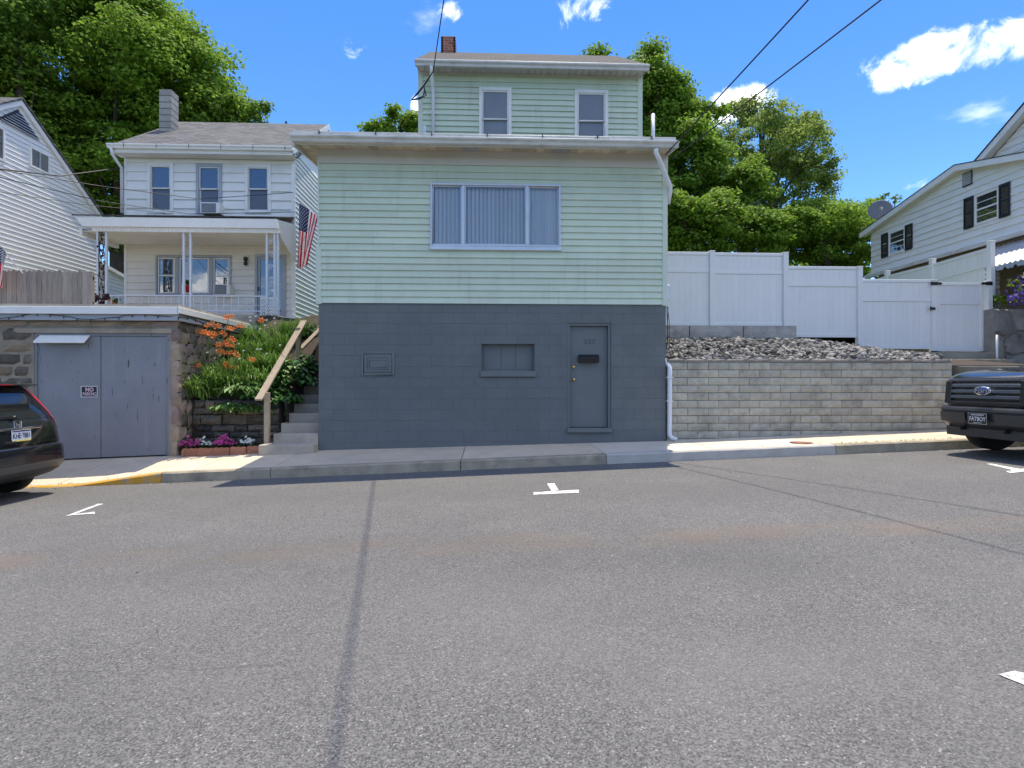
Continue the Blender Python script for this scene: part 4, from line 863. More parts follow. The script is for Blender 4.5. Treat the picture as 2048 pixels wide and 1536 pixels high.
# gable vent with slats
vt = thing_part = MB().prism([(XF + .026, ys - .05, ap.z - .22), (XF + .026, ys + .62, ap.z - .72), (XF + .026, ys - .62, ap.z - .72)], (.008, 0, 0)).build('gable_vent', m_dark, fl)
for k in range(7):
    z = ap.z - .70 + k * .068; h = max(.03, (ap.z - .22 - z) * 1.2 - .03); MB().prism([(XF + .034, ys - h, z), (XF + .062, ys - h, z - .03), (XF + .062, ys + h, z - .03), (XF + .034, ys + h, z)], (0, 0, .012)).build('vent_slat', m_frame_b, vt)
for d in (1, -1):
    ye = ys + d * (ev.y - ys + .12); zz = ev.z - .12 * sl_
    MB().prism([(XF - .02, ys, ap.z + .05), (XF - .02, ye, zz + .05), (XF - .02, ye, zz - .1), (XF - .02, ys, ap.z - .1)], (.10, 0, 0)).build('rake_board', m_white, fl, bevel=.005)
    MB().prism([(XF + .12, ys, ap.z + .051), (XF + .12, ye + d * .05, zz + .03), (XF + .12, ye + d * .05, zz + .07), (XF + .12, ys, ap.z + .10)], (-7.2, 0, 0)).build('roof', m_shing, fl)
box('corner_board', XF - .01, XF + .035, ev.y - .06, ev.y + .03, 2.5, ev.z - .05, m_white, fl, .004)
# low rear wing
b0 = pX(200, 530, XF - .1)
wl = MB().prism([(XF - .1, ev.y + .03, 2.5), (XF - .1, 22, 2.5), (XF - .1, 22, b0.z - (22 - b0.y) * .18), (XF - .1, ev.y + .03, b0.z + .05)], (-4, 0, 0)).build('rear_wing', m_wlit, fl)
lap_siding(wl, (XF - .1, 0, 0), (0, 1, 0), (1, 0, 0), 2.5, b0.z - .0, .118, lambda z: (ev.y + .04, min(22, b0.y + (b0.z - z) / .18) if z > b0.z - (22 - b0.y) * .18 else 22), [], m_wlit, .024, .003)
MB().prism([(XF + .02, ev.y + .04, b0.z + .1), (XF + .02, 22, b0.z - (22 - b0.y) * .18 + .05), (XF + .02, 22, b0.z - (22 - b0.y) * .18 - .06), (XF + .02, ev.y + .04, b0.z + .0)], (-4, 0, 0)).build('wing_roof', m_white, fl)
# ---------------------------------------------------------------- steps, handrail, planting bed
SX0, SX1 = pw(529, 890, YF).x, XL - .008; n = 11; z = sidez(-3.8) - .03; y = YF - .28
st = thing('concrete_steps', 'narrow concrete steps climbing between the planting bed and the green house', 'steps', ((SX0 + SX1) / 2, YF + 1, z))
for i in range(n):
    h = .178; xs0 = SX0 + (.0 if i == 0 else .13 + .03 * min(i, 3))
    box('step', xs0, SX1, y, y + (1.2 if i < n - 1 else .5), z - (.15 if i == 0 else 0.02), z + h, m_conc, st, .012)
    y += .285; z += h
for i in range(4):
    box('timber_step', SX0 + .25 + .1 * i, SX1 - .01, y + i * .3, y + i * .3 + .14, z - .05 + i * .17, z + .12 + i * .17, m_lumber, st, .008)
    box('tread', SX0 + .25 + .1 * i, SX1 - .011, y + i * .3 + .141, y + i * .3 + .45, z - .05 + i * .17, z + .10 + i * .17, m_soil, st)
hr = thing('handrail', 'weathered wooden handrail on two posts beside the concrete steps', 'handrail', (SX0, YF + .3, .2))
q0 = pw(534, 885, YF + .05); q1 = pw(517, 800, YF - .1); q2 = pw(608, 642, YF + 1.9)
box('post', q0.x - .045, q0.x + .045, YF + .01, YF + .10, .1, pw(534, 785, YF + .05).z, m_lumber, hr, .006)
q3 = pw(597, 655, YF + 1.65); box('post', q3.x - .045, q3.x + .045, YF + 1.6, YF + 1.69, 1.1, q3.z, m_lumber, hr, .006)
MB().bar((q1.x, YF - .1, q1.z), (q2.x, YF + 1.9, q2.z), .14, .04).build('rail', m_lumber, hr, bevel=.006)
q4 = pw(599, 700, YF + 1.75); q5 = pw(634, 600, YF + 3.2); MB().bar((q4.x, YF + 1.75, q4.z), (XL - .1, YF + 3.3, q5.z + .2), .14, .04).build('rail', m_lumber, hr, bevel=.006)
# soil slope
YR = YF + .42; zw = pw(450, 800, YR).z
def bedz(x, y): return zw - .05 + max(0, y - YR) * .62
struct(MB().grid(lambda u, v: Vector((GXR - .05 + u * (SX0 + .3 - GXR), YR + .05 + v * 3.3, bedz(0, YR + .05 + v * 3.3) + .05 * math.sin(u * 9 + v * 7))), 10, 14).build('planting_bed', m_soil, smooth=True))
struct(MB().add([(SX0 + .245, YR + .05 + k * .3, (bedz(0, YR + .05 + k * .3) + .08) if t else -.1) for k in range(12) for t in (0, 1)], [(2 * k, 2 * k + 2, 2 * k + 3, 2 * k + 1) for k in range(11)]).build('bed_edge', m_soil))
struct(MB().grid(lambda u, v: Vector((SX0 + .2 + u * (XL + .05 - SX0 - .2), YF + 2.6 + v * 2.6, 1.75 + v * 1.3)), 4, 6).build('bank', m_soil))
# dry stone wall in front of the bed
rb = thing('rubble_wall', 'dark dry-laid rubble wall below the daylilies, left of the steps', 'retaining wall', ((GXR + SX0) / 2, YR, .1))
bk = MB().box(GXR + .02, SX0 + .1, YR + .05, YR + .3, -.1, zw - .04).build('backing', m_soil, rb)
stone_courses(rb, GXR + .05, SX0 + .10, -.05, zw, lambda u, z: ((u, YR + random.Random(int(u * 999)).uniform(-.05, .03), z), random.Random(int(u * 77)).uniform(-.08, .08)), [m_stone_d, m_stone_d, m_stone], (.11, .21), (.2, .48), 9, gap=.016, amp=.05)
# scalloped terracotta edging with bedding flowers
ed = thing('terracotta_edging', 'scalloped terracotta border around the small flower bed on the pavement', 'edging', (pw(440, 905, YF - .1).x, YF - .1, .1))
ex0, ex1 = pw(362, 900, YF - .1).x, pw(524, 890, YF - .1).x; k = 5
for i in range(k):
    a, b = ex0 + (ex1 - ex0) * i / k + .004, ex0 + (ex1 - ex0) * (i + 1) / k - .004; zb_ = sidez((a + b) / 2) - .04; yy = YF - .10 + .03 * math.cos(i / (k - 1) * math.pi * 2)
    m = 12; top = [(a + (b - a) * j / m, yy, zb_ + .155 + .018 * abs(math.sin(j / m * math.pi * 3))) for j in range(m + 1)]
    MB().prism([(a, yy, zb_), (b, yy, zb_)] + top[::-1], (0, .045, 0)).build('edging_tile', m_terra, ed)
MB().prism([(ex0, YF - .09, .0), (ex0, YF + .45, .0), (ex0, YF + .45, sidez(ex0) + .2), (ex0, YF - .09, sidez(ex0) + .1)], (.04, 0, 0)).build('edging_tile', m_terra, ed)
struct(MB().grid(lambda u, v: Vector((ex0 + .02 + u * (ex1 - ex0), YF - .06 + v * .55, sidez(ex0 + u * (ex1 - ex0)) + .09 + .05 * v)), 6, 3).build('flower_soil', m_soil))
# ---------------------------------------------------------------- block retaining wall, gravel, cast blocks
RX0, RX1 = XR + .02, pw(1905, 800, YF).x; RT = pw(1500, 718, YF).z
rw = thing('block_retaining_wall', 'grey split-face block retaining wall along the pavement, right of the green house', 'retaining wall', ((RX0 + RX1) / 2, YF, .3))
MB().box(RX0, RX1 - .05, YF + .06, YF + .3, 0, RT - .08).box(RX1 - .25, RX1 - .02, YF + .3, 12.6, .2, RT - .08).build('backing', M('joint_shadow_soil', (.09, .082, .07), .95), rw)
block_wall('wall_block', rw, RX0, RX1, .05, RT - .062, YF, .1475, .405, [], m_rwall, rough_block, gap=.0095, seed=11)
cache = {}; x = RX0; k = 0; rg = random.Random(21)
while x < RX1 - .05:
    w = min(rg.choice((.34, .40, .46)), RX1 - x); inst('cap_stone', rough_block('cap_stone', w - .006, .06, m_cap, k % 4, .3, .008), (x + w / 2, YF - .012 + rg.uniform(-.006, .006), RT - .031), rw); x += w; k += 1
def graz(x, y):
    t = min(1, max(0, (y - YF - .1) / 2.5)); hi = interp(x, [3.3, 7.2, 8.2, 9.6, 11.2], [2.50, 2.48, 2.40, 2.18, 2.06]); return RT - .05 + (hi - RT + .05) * t
struct(MB().grid(lambda u, v: Vector((RX0 - .3 + u * (11.3 - RX0), YF + .06 + v * 3.2, graz(RX0 - .3 + u * (11.3 - RX0), YF + .06 + v * 3.2) - .06)), 20, 10).build('gravel_bank', m_soil))
def gravel():
    rg = np.random.default_rng(5); vs = []; fs = []; b = 0
    ico = bmesh.new(); bmesh.ops.create_icosphere(ico, subdivisions=1, radius=1); ico.verts.ensure_lookup_table()
    V = np.array([v.co[:] for v in ico.verts]); Fc = [[v.index for v in f.verts] for f in ico.faces]; ico.free()
    for i in range(3600):
        x = rg.uniform(RX0, 11.2); y = YF + .1 + rg.uniform(0, 1) ** .9 * 2.9
        if x > RX1 - .1 and y < YF + .35 + (x - RX1) * 1.15: continue
        s = rg.uniform(.028, .085) * np.array([1, rg.uniform(.6, 1), rg.uniform(.45, .8)]); q = V * rg.uniform(.55, 1.3, (12, 1)) * s
        q = np.sign(q) * np.abs(q) ** .92 * .8; a = rg.uniform(0, 6.28, 3)
        Rm = np.array(Matrix.Rotation(a[0], 3, 'Z') @ Matrix.Rotation(a[1] * .2, 3, 'X')); q = q @ Rm.T + np.array([x, y, graz(x, y) - .03 + rg.uniform(0, .05)])
        vs.append(q); fs += [[j + b for j in f] for f in Fc]; b += 12
    me = to_mesh('gravel', np.concatenate(vs), fs, m_gravel); o = link(bpy.data.objects.new('gravel', me)); tag(o, 'loose grey crushed rock covering the bank above the retaining wall', 'gravel', kind='stuff')
gravel()
YB = 13.0; bz = pw(1480, 651, YB).z; bxs = [XR - .2, pw(1380, 660, YB).x, pw(1488, 660, YB).x, pw(1595, 660, YB).x]
for i, lab in enumerate(('partly hidden rough concrete block beside the green house, left of the other two', 'middle one of three long rough concrete blocks below the white fence', 'long rough concrete block at the right end of the three, below the white fence')):
    a, b = bxs[i] + .012, bxs[i + 1] - .012; mb = MB(); rg = random.Random(31 + i)
    mb.add([Vector((a + (b - a) * u, YB + .6 * 0 + (.025 if e else rg.uniform(-.02, .01)), bz - .6 + .6 * t)) for t in (0, .25, .5, .75, 1) for u in [q / 10 for q in range(11)] for e in [t in (0, 1) or u in (0, 1)]], [(j * 11 + k, j * 11 + k + 1, j * 11 + k + 12, j * 11 + k + 11) for j in range(4) for k in range(10)])
    mb.add([(a, YB + .025, bz - .6), (b, YB + .025, bz - .6), (b, YB + .025, bz), (a, YB + .025, bz), (a, YB + .45, bz - .6), (b, YB + .45, bz - .6), (b, YB + .45, bz), (a, YB + .45, bz)], [(1, 5, 6, 2), (2, 6, 7, 3), (3, 7, 4, 0), (4, 7, 6, 5)])
    tag(mb.build('concrete_block', m_big), lab, 'concrete block', 'long concrete blocks below the fence')
# ---------------------------------------------------------------- white vinyl fence
YV = 13.55
vf = thing('vinyl_fence', 'stepped white vinyl privacy fence above the gravel bank', 'fence', (7.5, YV, 2.4))
def vpost(px, t, b, parent=vf, name='post', w=.127, Y=YV):
    x = pw(px, t, Y).x; z1 = pw(px, t + 4, Y).z
    p = box(name, x - w / 2, x + w / 2, Y - w / 2, Y + w / 2, pw(px, b, Y).z - .35, z1, m_vinyl, parent, .006)
    MB().prism([(x - w / 2 - .008, Y - w / 2 - .008, z1 + .001), (x + w / 2 + .008, Y - w / 2 - .008, z1 + .001), (x + w / 2 + .008, Y + w / 2 + .008, z1 + .001), (x - w / 2 - .008, Y + w / 2 + .008, z1 + .001)], (0, 0, .022)).build('post_cap', m_vinyl, p, bevel=.006); return x
def vpanel(xa, xb, t, m_, b, parent, Y=YV, mid=None, nb_=None):
    zt, zm, zb = t, m_, b; rl_ = .025
    for z0_, z1_, yy in ((zt - .075, zt, .026), (zm - .045, zm + .045, .026), (zb, zb + .10, .026)): box('rail', xa, xb, Y - yy, Y + yy, z0_, z1_, m_vinyl, parent, .006)
    n = max(1, round((xb - xa) / .152)); w = (xb - xa) / n
    for i in range(n):
        for z0_, z1_ in ((zb + .10, zm - .046), (zm + .046, zt - .076)): box('board', xa + i * w + .0006, xa + (i + 1) * w - .0006, Y - .010, Y + .010, z0_, z1_, m_vinyl, parent, .002)
def zv(px, py): return pw(px, py, YV).z
xs = [vpost(1423, 500, 650), vpost(1570, 503, 660), vpost(1718, 531, 700), vpost(1866, 558, 702)]
vpanel(XR - .1, xs[0] - .064, zv(1380, 504), zv(1380, 542), zv(1380, 652), vf)
vpanel(xs[0] + .064, xs[1] - .064, zv(1500, 506), zv(1500, 545), zv(1500, 653), vf)
vpanel(xs[1] + .064, xs[2] - .064, zv(1645, 533), zv(1645, 570), zv(1645, 675), vf)
vpanel(xs[2] + .064, xs[3] - .064, zv(1795, 559), zv(1795, 600), zv(1795, 698), vf)
gate = thing('fence_gate', 'white vinyl gate with black strap hinges at the right end of the fence', 'gate', (pw(1930, 700, YV).x, YV, 2.1))
ga, gb = xs[3] + .085, pw(1972, 600, YV).x - .075; gt, gbm, gm = zv(1925, 566), zv(1925, 703), zv(1925, 606)
for a in (ga, gb - .09): box('stile', a, a + .09, YV - .03, YV + .03, gbm, gt, m_vinyl, gate, .006)
vpanel(ga + .091, gb - .091, gt, gm, gbm, gate)
xg = vpost(1977, 560, 712, gate, 'gate_post')
for py in (567, 705):
    for px, d in ((1862, 1), (1985, -1)):
        c = pw(px, py, YV - .07); x0 = c.x; L_ = .30
        MB().prism([(x0, YV - .075, c.z - .045), (x0 + d * .17, YV - .075, c.z - .04), (x0 + d * .19, YV - .075, c.z - .025), (x0 + d * .26, YV - .075, c.z - .03), (x0 + d * L_, YV - .075, c.z), (x0 + d * .26, YV - .075, c.z + .03), (x0 + d * .19, YV - .075, c.z + .025), (x0 + d * .17, YV - .075, c.z + .04), (x0, YV - .075, c.z + .045)], (0, .014, 0)).build('hinge', m_dark, gate)
c = pw(1864, 617, YV - .07); MB().box(c.x - .05, c.x + .08, YV - .085, YV - .064, c.z - .035, c.z + .03).tube([(c.x - .05, YV - .08, c.z - .05), (c.x - .05, YV - .09, c.z + .05)], .014, 6).build('latch', m_dark, gate)
# side run going back
sf = thing('side_fence', 'tall white vinyl fence run receding behind the gate toward the trees', 'fence', (12.8, 15.5, 2.4))
SXF = pw(1983, 482, YV + .1).x
tops = [(YV + .12, pX(1983, 482, SXF).z), (pX(1865, 518, SXF).y, pX(1865, 518, SXF).z), (pX(1775, 542, SXF).y, pX(1775, 542, SXF).z), (pX(1720, 560, SXF).y, pX(1720, 560, SXF).z)]
for i, (y, z) in enumerate(tops):
    p = box('post', SXF - .064, SXF + .064, y - .064, y + .064, 1.6, z - .02, m_vinyl, sf, .006); box('post_cap', SXF - .072, SXF + .072, y - .072, y + .072, z - .0195, z + .01, m_vinyl, p, .008)
    if i:
        y0_, z0_ = tops[i - 1]; a, b = y0_ + .065, y - .065; zt0, zt1 = z0_ - .15, z - .15
        for d0_, d1_ in ((0, .075), (.42, .5)): MB().prism([(SXF - .026, a, zt0 - d0_), (SXF - .026, b, zt1 - d0_), (SXF - .026, b, zt1 - d1_), (SXF - .026, a, zt0 - d1_)], (.052, 0, 0)).build('rail', m_vinyl, sf)
        n = int((b - a) / .152)
        for k in range(n):
            ya, yb = a + (b - a) * k / n + .003, a + (b - a) * (k + 1) / n - .003; f0, f1 = k / n, (k + 1) / n
            MB().prism([(SXF - .011, ya, 1.9), (SXF - .011, yb, 1.9), (SXF - .011, yb, zt0 + (zt1 - zt0) * f1 - .076), (SXF - .011, ya, zt0 + (zt1 - zt0) * f0 - .076)], (.022, 0, 0)).build('board', m_vinyl, sf)
# ---------------------------------------------------------------- steps to the gate
M_STEP = M('weathered_step', (.27, .25, .20), .92, .2, 3, .1, .4, 40, fine=.15, stain=[((.11, .105, .085), .7, 2, .48, .78)])
gs = thing('gate_steps', 'weathered concrete steps leading up to the white gate, behind the truck', 'steps', (11, 12, .6))
n = 9
for i in range(n):
    y = YF + .2 + i * .31; z = sidez(9.8) + i * .183
    box('step', RX1 + .03 + i * .12, 12.66, y, y + (.6 if i < n - 1 else 1.0), z - .25, z + .175, M_STEP, gs, .012)
struct(MB().box(RX1 + .0, 30, YF + .13, YF + .4, -.3, .4).box(9.8, 30, YF + .4, YV + .3, -.3, .35).build('stair_ground', m_soil))
# rubble wall right of the gate
gx = pw(1990, 620, 13.2).x
rr = thing('grey_rubble_wall', 'pale grey mortared rubble wall at the right edge, beside the white gate', 'retaining wall', (14, 13.3, .5))
wt = pw(2015, 617, 13.2).z
MB().box(gx, 19, 13.22, 13.7, .2, wt).build('mortar_core', m_cap, rr)
def poly_stones():
    rg = random.Random(17); pts = []; W, H = 6.0, wt - .4
    for j in range(6):
        for i in range(14): pts.append((i * .47 + (j % 2) * .22 + rg.uniform(-.13, .13), j * .5 + rg.uniform(-.15, .15)))
    # voronoi cells by clipping half-planes
    for a in pts:
        poly = [(0, 0), (W, 0), (W, H), (0, H)]
        for b in pts:
            if a is b or abs(a[0] - b[0]) + abs(a[1] - b[1]) > 2: continue
            mx_, mz_ = (a[0] + b[0]) / 2, (a[1] + b[1]) / 2; dx, dz = b[0] - a[0], b[1] - a[1]; L_ = math.hypot(dx, dz); off = .012
            out = []
            for k in range(len(poly)):
                p, q = poly[k], poly[(k + 1) % len(poly)]; s0 = ((p[0] - mx_) * dx + (p[1] - mz_) * dz) / L_ + off; s1 = ((q[0] - mx_) * dx + (q[1] - mz_) * dz) / L_ + off
                if s0 <= 0: out.append(p)
                if s0 * s1 < 0: t = s0 / (s0 - s1); out.append((p[0] + (q[0] - p[0]) * t, p[1] + (q[1] - p[1]) * t))
            poly = out
            if len(poly) < 3: break
        if len(poly) < 3: continue
        cx_, cz_ = sum(p[0] for p in poly) / len(poly), sum(p[1] for p in poly) / len(poly); n = len(poly); d = rg.uniform(.02, .07)
        vs = [(gx + p[0], 13.24, .4 + p[1]) for p in poly] + [(gx + cx_ + (p[0] - cx_) * .86, 13.2 - d + rg.uniform(-.015, .015), .4 + cz_ + (p[1] - cz_) * .86) for p in poly] + [(gx + cx_, 13.2 - d - .02, .4 + cz_)]
        MB().add(vs, [(i, (i + 1) % n, n + (i + 1) % n, n + i) for i in range(n)] + [(n + i, n + (i + 1) % n, 2 * n) for i in range(n)]).build('stone', m_stone_g, rr)
poly_stones()
a = pw(1994, 670, 13.0); tag(MB().tube([(a.x, 13.0, 1.6), (a.x, 13.0, a.z)], .03, 10).build('pipe_post', m_alum, None, True), 'short grey metal pipe standing before the rubble wall', 'pipe')
a = pw(2011, 694, 12.9); tag(MB().tube([(a.x, 12.9, 1.5), (a.x, 12.9, a.z)], .014, 8).lathe([(.02, 0), (.022, .02), (.001, .03)], (a.x, 12.9, a.z), n=8).build('thin_stake', m_dark, None, True), 'thin black metal stake before the rubble wall', 'stake')
# ---------------------------------------------------------------- right neighbour
XH = 14.0
rh = thing('shuttered_house', 'white sided house with black shutters at the right edge, above the rubble wall', 'house', (XH + 4, 16, 2.5))
yfar = pX(1743, 500, XH).y; zb_ = 5.45; ra = pX(1925, 338, XH); zf = pX(1743, 465, XH).z; yn = 9.5; zn = ra.z - (ra.y - yn) * .24
def hlim(z):
    hi = yfar if z <= zf else ra.y + (ra.z - z) / ((ra.z - zf) / (yfar - ra.y)); lo = yn if z <= zn else ra.y - (ra.z - z) / .24
    return (lo, hi) if hi > lo else (ra.y, ra.y)
def sw(x0, y0, x1, y1): a, b = pX(x0, y0, XH), pX(x1, y1, XH); xm_ = (x0 + x1) / 2; t, bt = pX(xm_, (y0), XH), pX(xm_, y1, XH); return (b.y, a.y, bt.z, t.z)
HW = [sw(1779, 460, 1812, 506), sw(1951, 383, 2000, 444)]
hw = MB(); 
hw.prism([(XH + .002, yn, zb_), (XH + .002, yfar, zb_), (XH + .002, yfar, zf), (XH + .002, ra.y, ra.z - .02), (XH + .002, yn, zn)], (8, 0, 0))
hwall = hw.build('side_wall', m_wsid, rh)
lap_siding(hwall, (XH, 0, 0), (0, 1, 0), (-1, 0, 0), zb_, ra.z - .02, .2, hlim, HW, m_wsid, .034, .003, 0, 4)
for i, o in enumerate(HW):
    y0_, y1_, z0_, z1_ = o; t = .055; w = MB()
    w.box(XH - .04, XH + .0, y0_, y0_ + t, z0_, z1_).box(XH - .04, XH, y1_ - t, y1_, z0_, z1_).box(XH - .04, XH, y0_ + t, y1_ - t, z1_ - t, z1_).box(XH - .05, XH, y0_ + t, y1_ - t, z0_, z0_ + t)
    wo = w.build('window', m_white, rh, bevel=.004); box('pane', XH - .012, XH - .004, y0_ + t, y1_ - t, z0_ + t, z1_ - t, m_pane_d, wo)
    zm_ = z0_ + (z1_ - z0_) * .5; box('meeting_rail', XH - .03, XH - .013, y0_ + t, y1_ - t, zm_ - .02, zm_ + .02, m_white, wo)
    for zz in (.27, .73): box('glazing_bar', XH - .022, XH - .013, y0_ + t, y1_ - t, z0_ + (z1_ - z0_) * zz - .008, z0_ + (z1_ - z0_) * zz + .008, m_white, wo)
    sw_ = .32
    for a in (y0_ - sw_ - .02, y1_ + .02):
        s = MB()
        for bx_ in ((a, a + .04, z0_ - .02, z1_ + .03), (a + sw_ - .04, a + sw_, z0_ - .02, z1_ + .03), (a + .04, a + sw_ - .04, z0_ - .02, z0_ + .05), (a + .04, a + sw_ - .04, z1_ - .05, z1_ + .03), (a + .04, a + sw_ - .04, (z0_ + z1_) / 2 - .03, (z0_ + z1_) / 2 + .03)): s.box(XH - .065, XH - .036, *bx_)
        so_ = s.build('shutter', m_shut, rh, bevel=.003); zz = z0_ + .06
        while zz < z1_ - .06:
            if abs(zz - (z0_ + z1_) / 2) > .045: MB().prism([(XH - .062, a + .041, zz), (XH - .04, a + .041, zz + .03), (XH - .04, a + .041, zz + .036), (XH - .062, a + .041, zz + .006)], (0, sw_ - .082, 0)).build('louver', m_shut, so_)
            zz += .042
vv = pX(1937, 358, XH); vo = box('wall_vent', XH - .042, XH - .036, vv.y - .17, vv.y + .17, vv.z - .2, vv.z + .2, m_dark, rh)
for k in range(8): MB().prism([(XH - .07, vv.y - .15, vv.z - .17 + k * .043), (XH - .043, vv.y - .15, vv.z - .145 + k * .043), (XH - .043, vv.y - .15, vv.z - .137 + k * .043), (XH - .07, vv.y - .15, vv.z - .162 + k * .043)], (0, .3, 0)).build('vent_slat', m_wsid, vo)
for (ya, za, yb, zb2) in ((ra.y, ra.z, yfar + .3, zf - .3 * (ra.z - zf) / (yfar - ra.y)), (ra.y, ra.z, yn - .3, zn - .07)):
    MB().prism([(XH - .26, ya, za + .10), (XH - .26, yb, zb2 + .10), (XH - .26, yb, zb2 - .07), (XH - .26, ya, za - .07)], (.05, 0, 0)).build('rake_board', m_white, rh, bevel=.004)
    MB().prism([(XH - .21, ya, za - .0), (XH - .21, yb, zb2 - .0), (XH - .21, yb, zb2 - .03), (XH - .21, ya, za - .03)], (.2, 0, 0)).build('rake_soffit', m_wsid_porch, rh)
    MB().prism([(XH - .27, ya, za + .101), (XH - .27, yb, zb2 + .101), (XH - .27, yb, zb2 + .13), (XH - .27, ya, za + .13)], (8.3, 0, 0)).build('roof', m_shing, rh)
MB().prism([(XH - .2, yn, zb_ - .16), (XH - .2, yfar + .05, zb_ - .16), (XH - .12, yfar + .05, zb_ - .002), (XH - .12, yn, zb_ - .002)], (.19, 0, 0)).build('ledge', m_white, rh)
MB().box(XH - .24, XH - .205, yn, yfar + .05, zb_ - .20, zb_ - .08).build('ledge_gutter', m_gutter, rh, bevel=.006)
lw = MB().box(XH + .05, XH + 8, yn, yfar - .1, 2.2, zb_ - .165).build('lower_wall', m_smort, rh)
m_ash = M('pale_ashlar', (.42, .38, .32), .9, .15, 5, .15, .4, 30, mottle=(.36, .34, .31))
stone_courses(lw, 13.2, yfar - .1, 2.6, zb_ - .2, lambda u, z: ((XH + .06, u, z), R(-90)), [m_ash], (.12, .2), (.25, .6), 41, gap=.016, amp=.012)
# stone porch pier, awning
pc = pw(1997, 570, 13.75); pier = MB().box(pc.x - .28, pc.x + .0, 13.72, 14.2, 2.5, pw(1997, 533, 13.75).z).build('porch_pier', m_smort, rh)
stone_courses(pier, pc.x - .3, pc.x + .02, 2.5, pw(1997, 534, 13.75).z, lambda u, z: ((u, 13.7, z), 0), [m_ash], (.1, .16), (.16, .3), 43, gap=.014, amp=.01)
am = MB(); A0 = pw(1985, 525, 13.4); n = 40; y0_, y1_ = 11.0, 15.2
zt_, ze_ = zb_ - .25, 4.42
def aw(i, j):
    y = y0_ + (y1_ - y0_) * i / 120; return Vector((XH + .0 - (XH - 12.95) * j, y, zt_ + (ze_ - zt_) * j + .022 * (math.cos(i * math.pi / 2))))
am.add([aw(i, j) for i in range(121) for j in (0, 1)], [(2 * i, 2 * i + 2, 2 * i + 3, 2 * i + 1) for i in range(120)])
ao = am.build('awning', M('awning_metal', (.42, .42, .43), .5), rh); ao.modifiers.new('thickness', 'SOLIDIFY').thickness = .006
sc2 = MB(); sc2.add([Vector((12.95, y0_ + (y1_ - y0_) * i / 120, ze_ + .022 * math.cos(i * math.pi / 2) - (0 if t else .12 + .03 * math.cos(i * math.pi / 4)))) for i in range(121) for t in (0, 1)], [(2 * i, 2 * i + 2, 2 * i + 3, 2 * i + 1) for i in range(120)])
so2 = sc2.build('awning_valance', m_frame_b, rh); so2.modifiers.new('thickness', 'SOLIDIFY').thickness = .005
# higher gable behind
X2 = 15.4; g1_ = pX(1978, 312, X2); sl2 = .62; ga_y = 12.9; ga_z = g1_.z + (g1_.y - ga_y) * sl2
MB().prism([(X2, g1_.y + .6, g1_.z - .6), (X2, ga_y, ga_z - .25), (X2, ga_y - 4, ga_z - 2.6), (X2, ga_y - 4, 6.5), (X2, g1_.y + .6, 6.5)], (6, 0, 0)).build('upper_gable', m_wsid, rh)
lap_siding(rh, (X2, 0, 0), (0, 1, 0), (-1, 0, 0), 7.2, ga_z - .2, .2, lambda z: (ga_y - max(0, (ga_z - z - .2)) / sl2, ga_y + max(0, (ga_z - z - .2)) / sl2), [], m_wsid, .03, .003)
for d in (1, -1):
    MB().prism([(X2 - .3, ga_y, ga_z), (X2 - .3, ga_y + d * 5, ga_z - 5 * sl2), (X2 - .3, ga_y + d * 5, ga_z - 5 * sl2 - .2), (X2 - .3, ga_y, ga_z - .2)], (.06, 0, 0)).build('rake_board', m_white, rh)
    MB().prism([(X2 - .24, ga_y, ga_z - .12), (X2 - .24, ga_y + d * 5, ga_z - 5 * sl2 - .12), (X2 - .24, ga_y + d * 5, ga_z - 5 * sl2 - .16), (X2 - .24, ga_y, ga_z - .16)], (.24, 0, 0)).build('rake_soffit', m_wsid_porch, rh)
    MB().prism([(X2 - .32, ga_y, ga_z + .001), (X2 - .32, ga_y + d * 5, ga_z - 5 * sl2), (X2 - .32, ga_y + d * 5, ga_z - 5 * sl2 + .05), (X2 - .32, ga_y, ga_z + .05)], (7, 0, 0)).build('roof', m_shing_d, rh)
# satellite dish
dc = pX(1760, 420, XH + .3); dsh = thing('satellite_dish', 'grey satellite dish on the roof corner of the shuttered house', 'satellite dish', (dc.x, dc.y, dc.z - .5))
ax = Vector((-.5, -.82, .22)).normalized(); m_dish = M('dish_grey', (.16, .165, .17), .5)
prof = [(.001, -.02)] + [(r, .25 * r * r - .02) for r in (.1, .2, .3, .38)] + [(.39, .25 * .38 ** 2 - .025)] + [(r, .25 * r * r - .035) for r in (.38, .3, .2, .1)]
MB().lathe(prof, dc, ax, 28).build('dish', m_dish, dsh, True)
MB().tube([dc - ax * .03, dc - ax * .12 - Vector((0, 0, .1)), dc - ax * .15 - Vector((0, 0, .55))], .025, 8).build('mast', m_alum, dsh)
MB().tube([dc - Vector((0, 0, .36)), dc + ax * .4 - Vector((0, 0, .2))], .015, 6).box(dc.x + ax.x * .4 - .04, dc.x + ax.x * .4 + .04, dc.y + ax.y * .4 - .04, dc.y + ax.y * .4 + .04, dc.z - .1, dc.z + .0).build('feed_arm', m_alum, dsh)
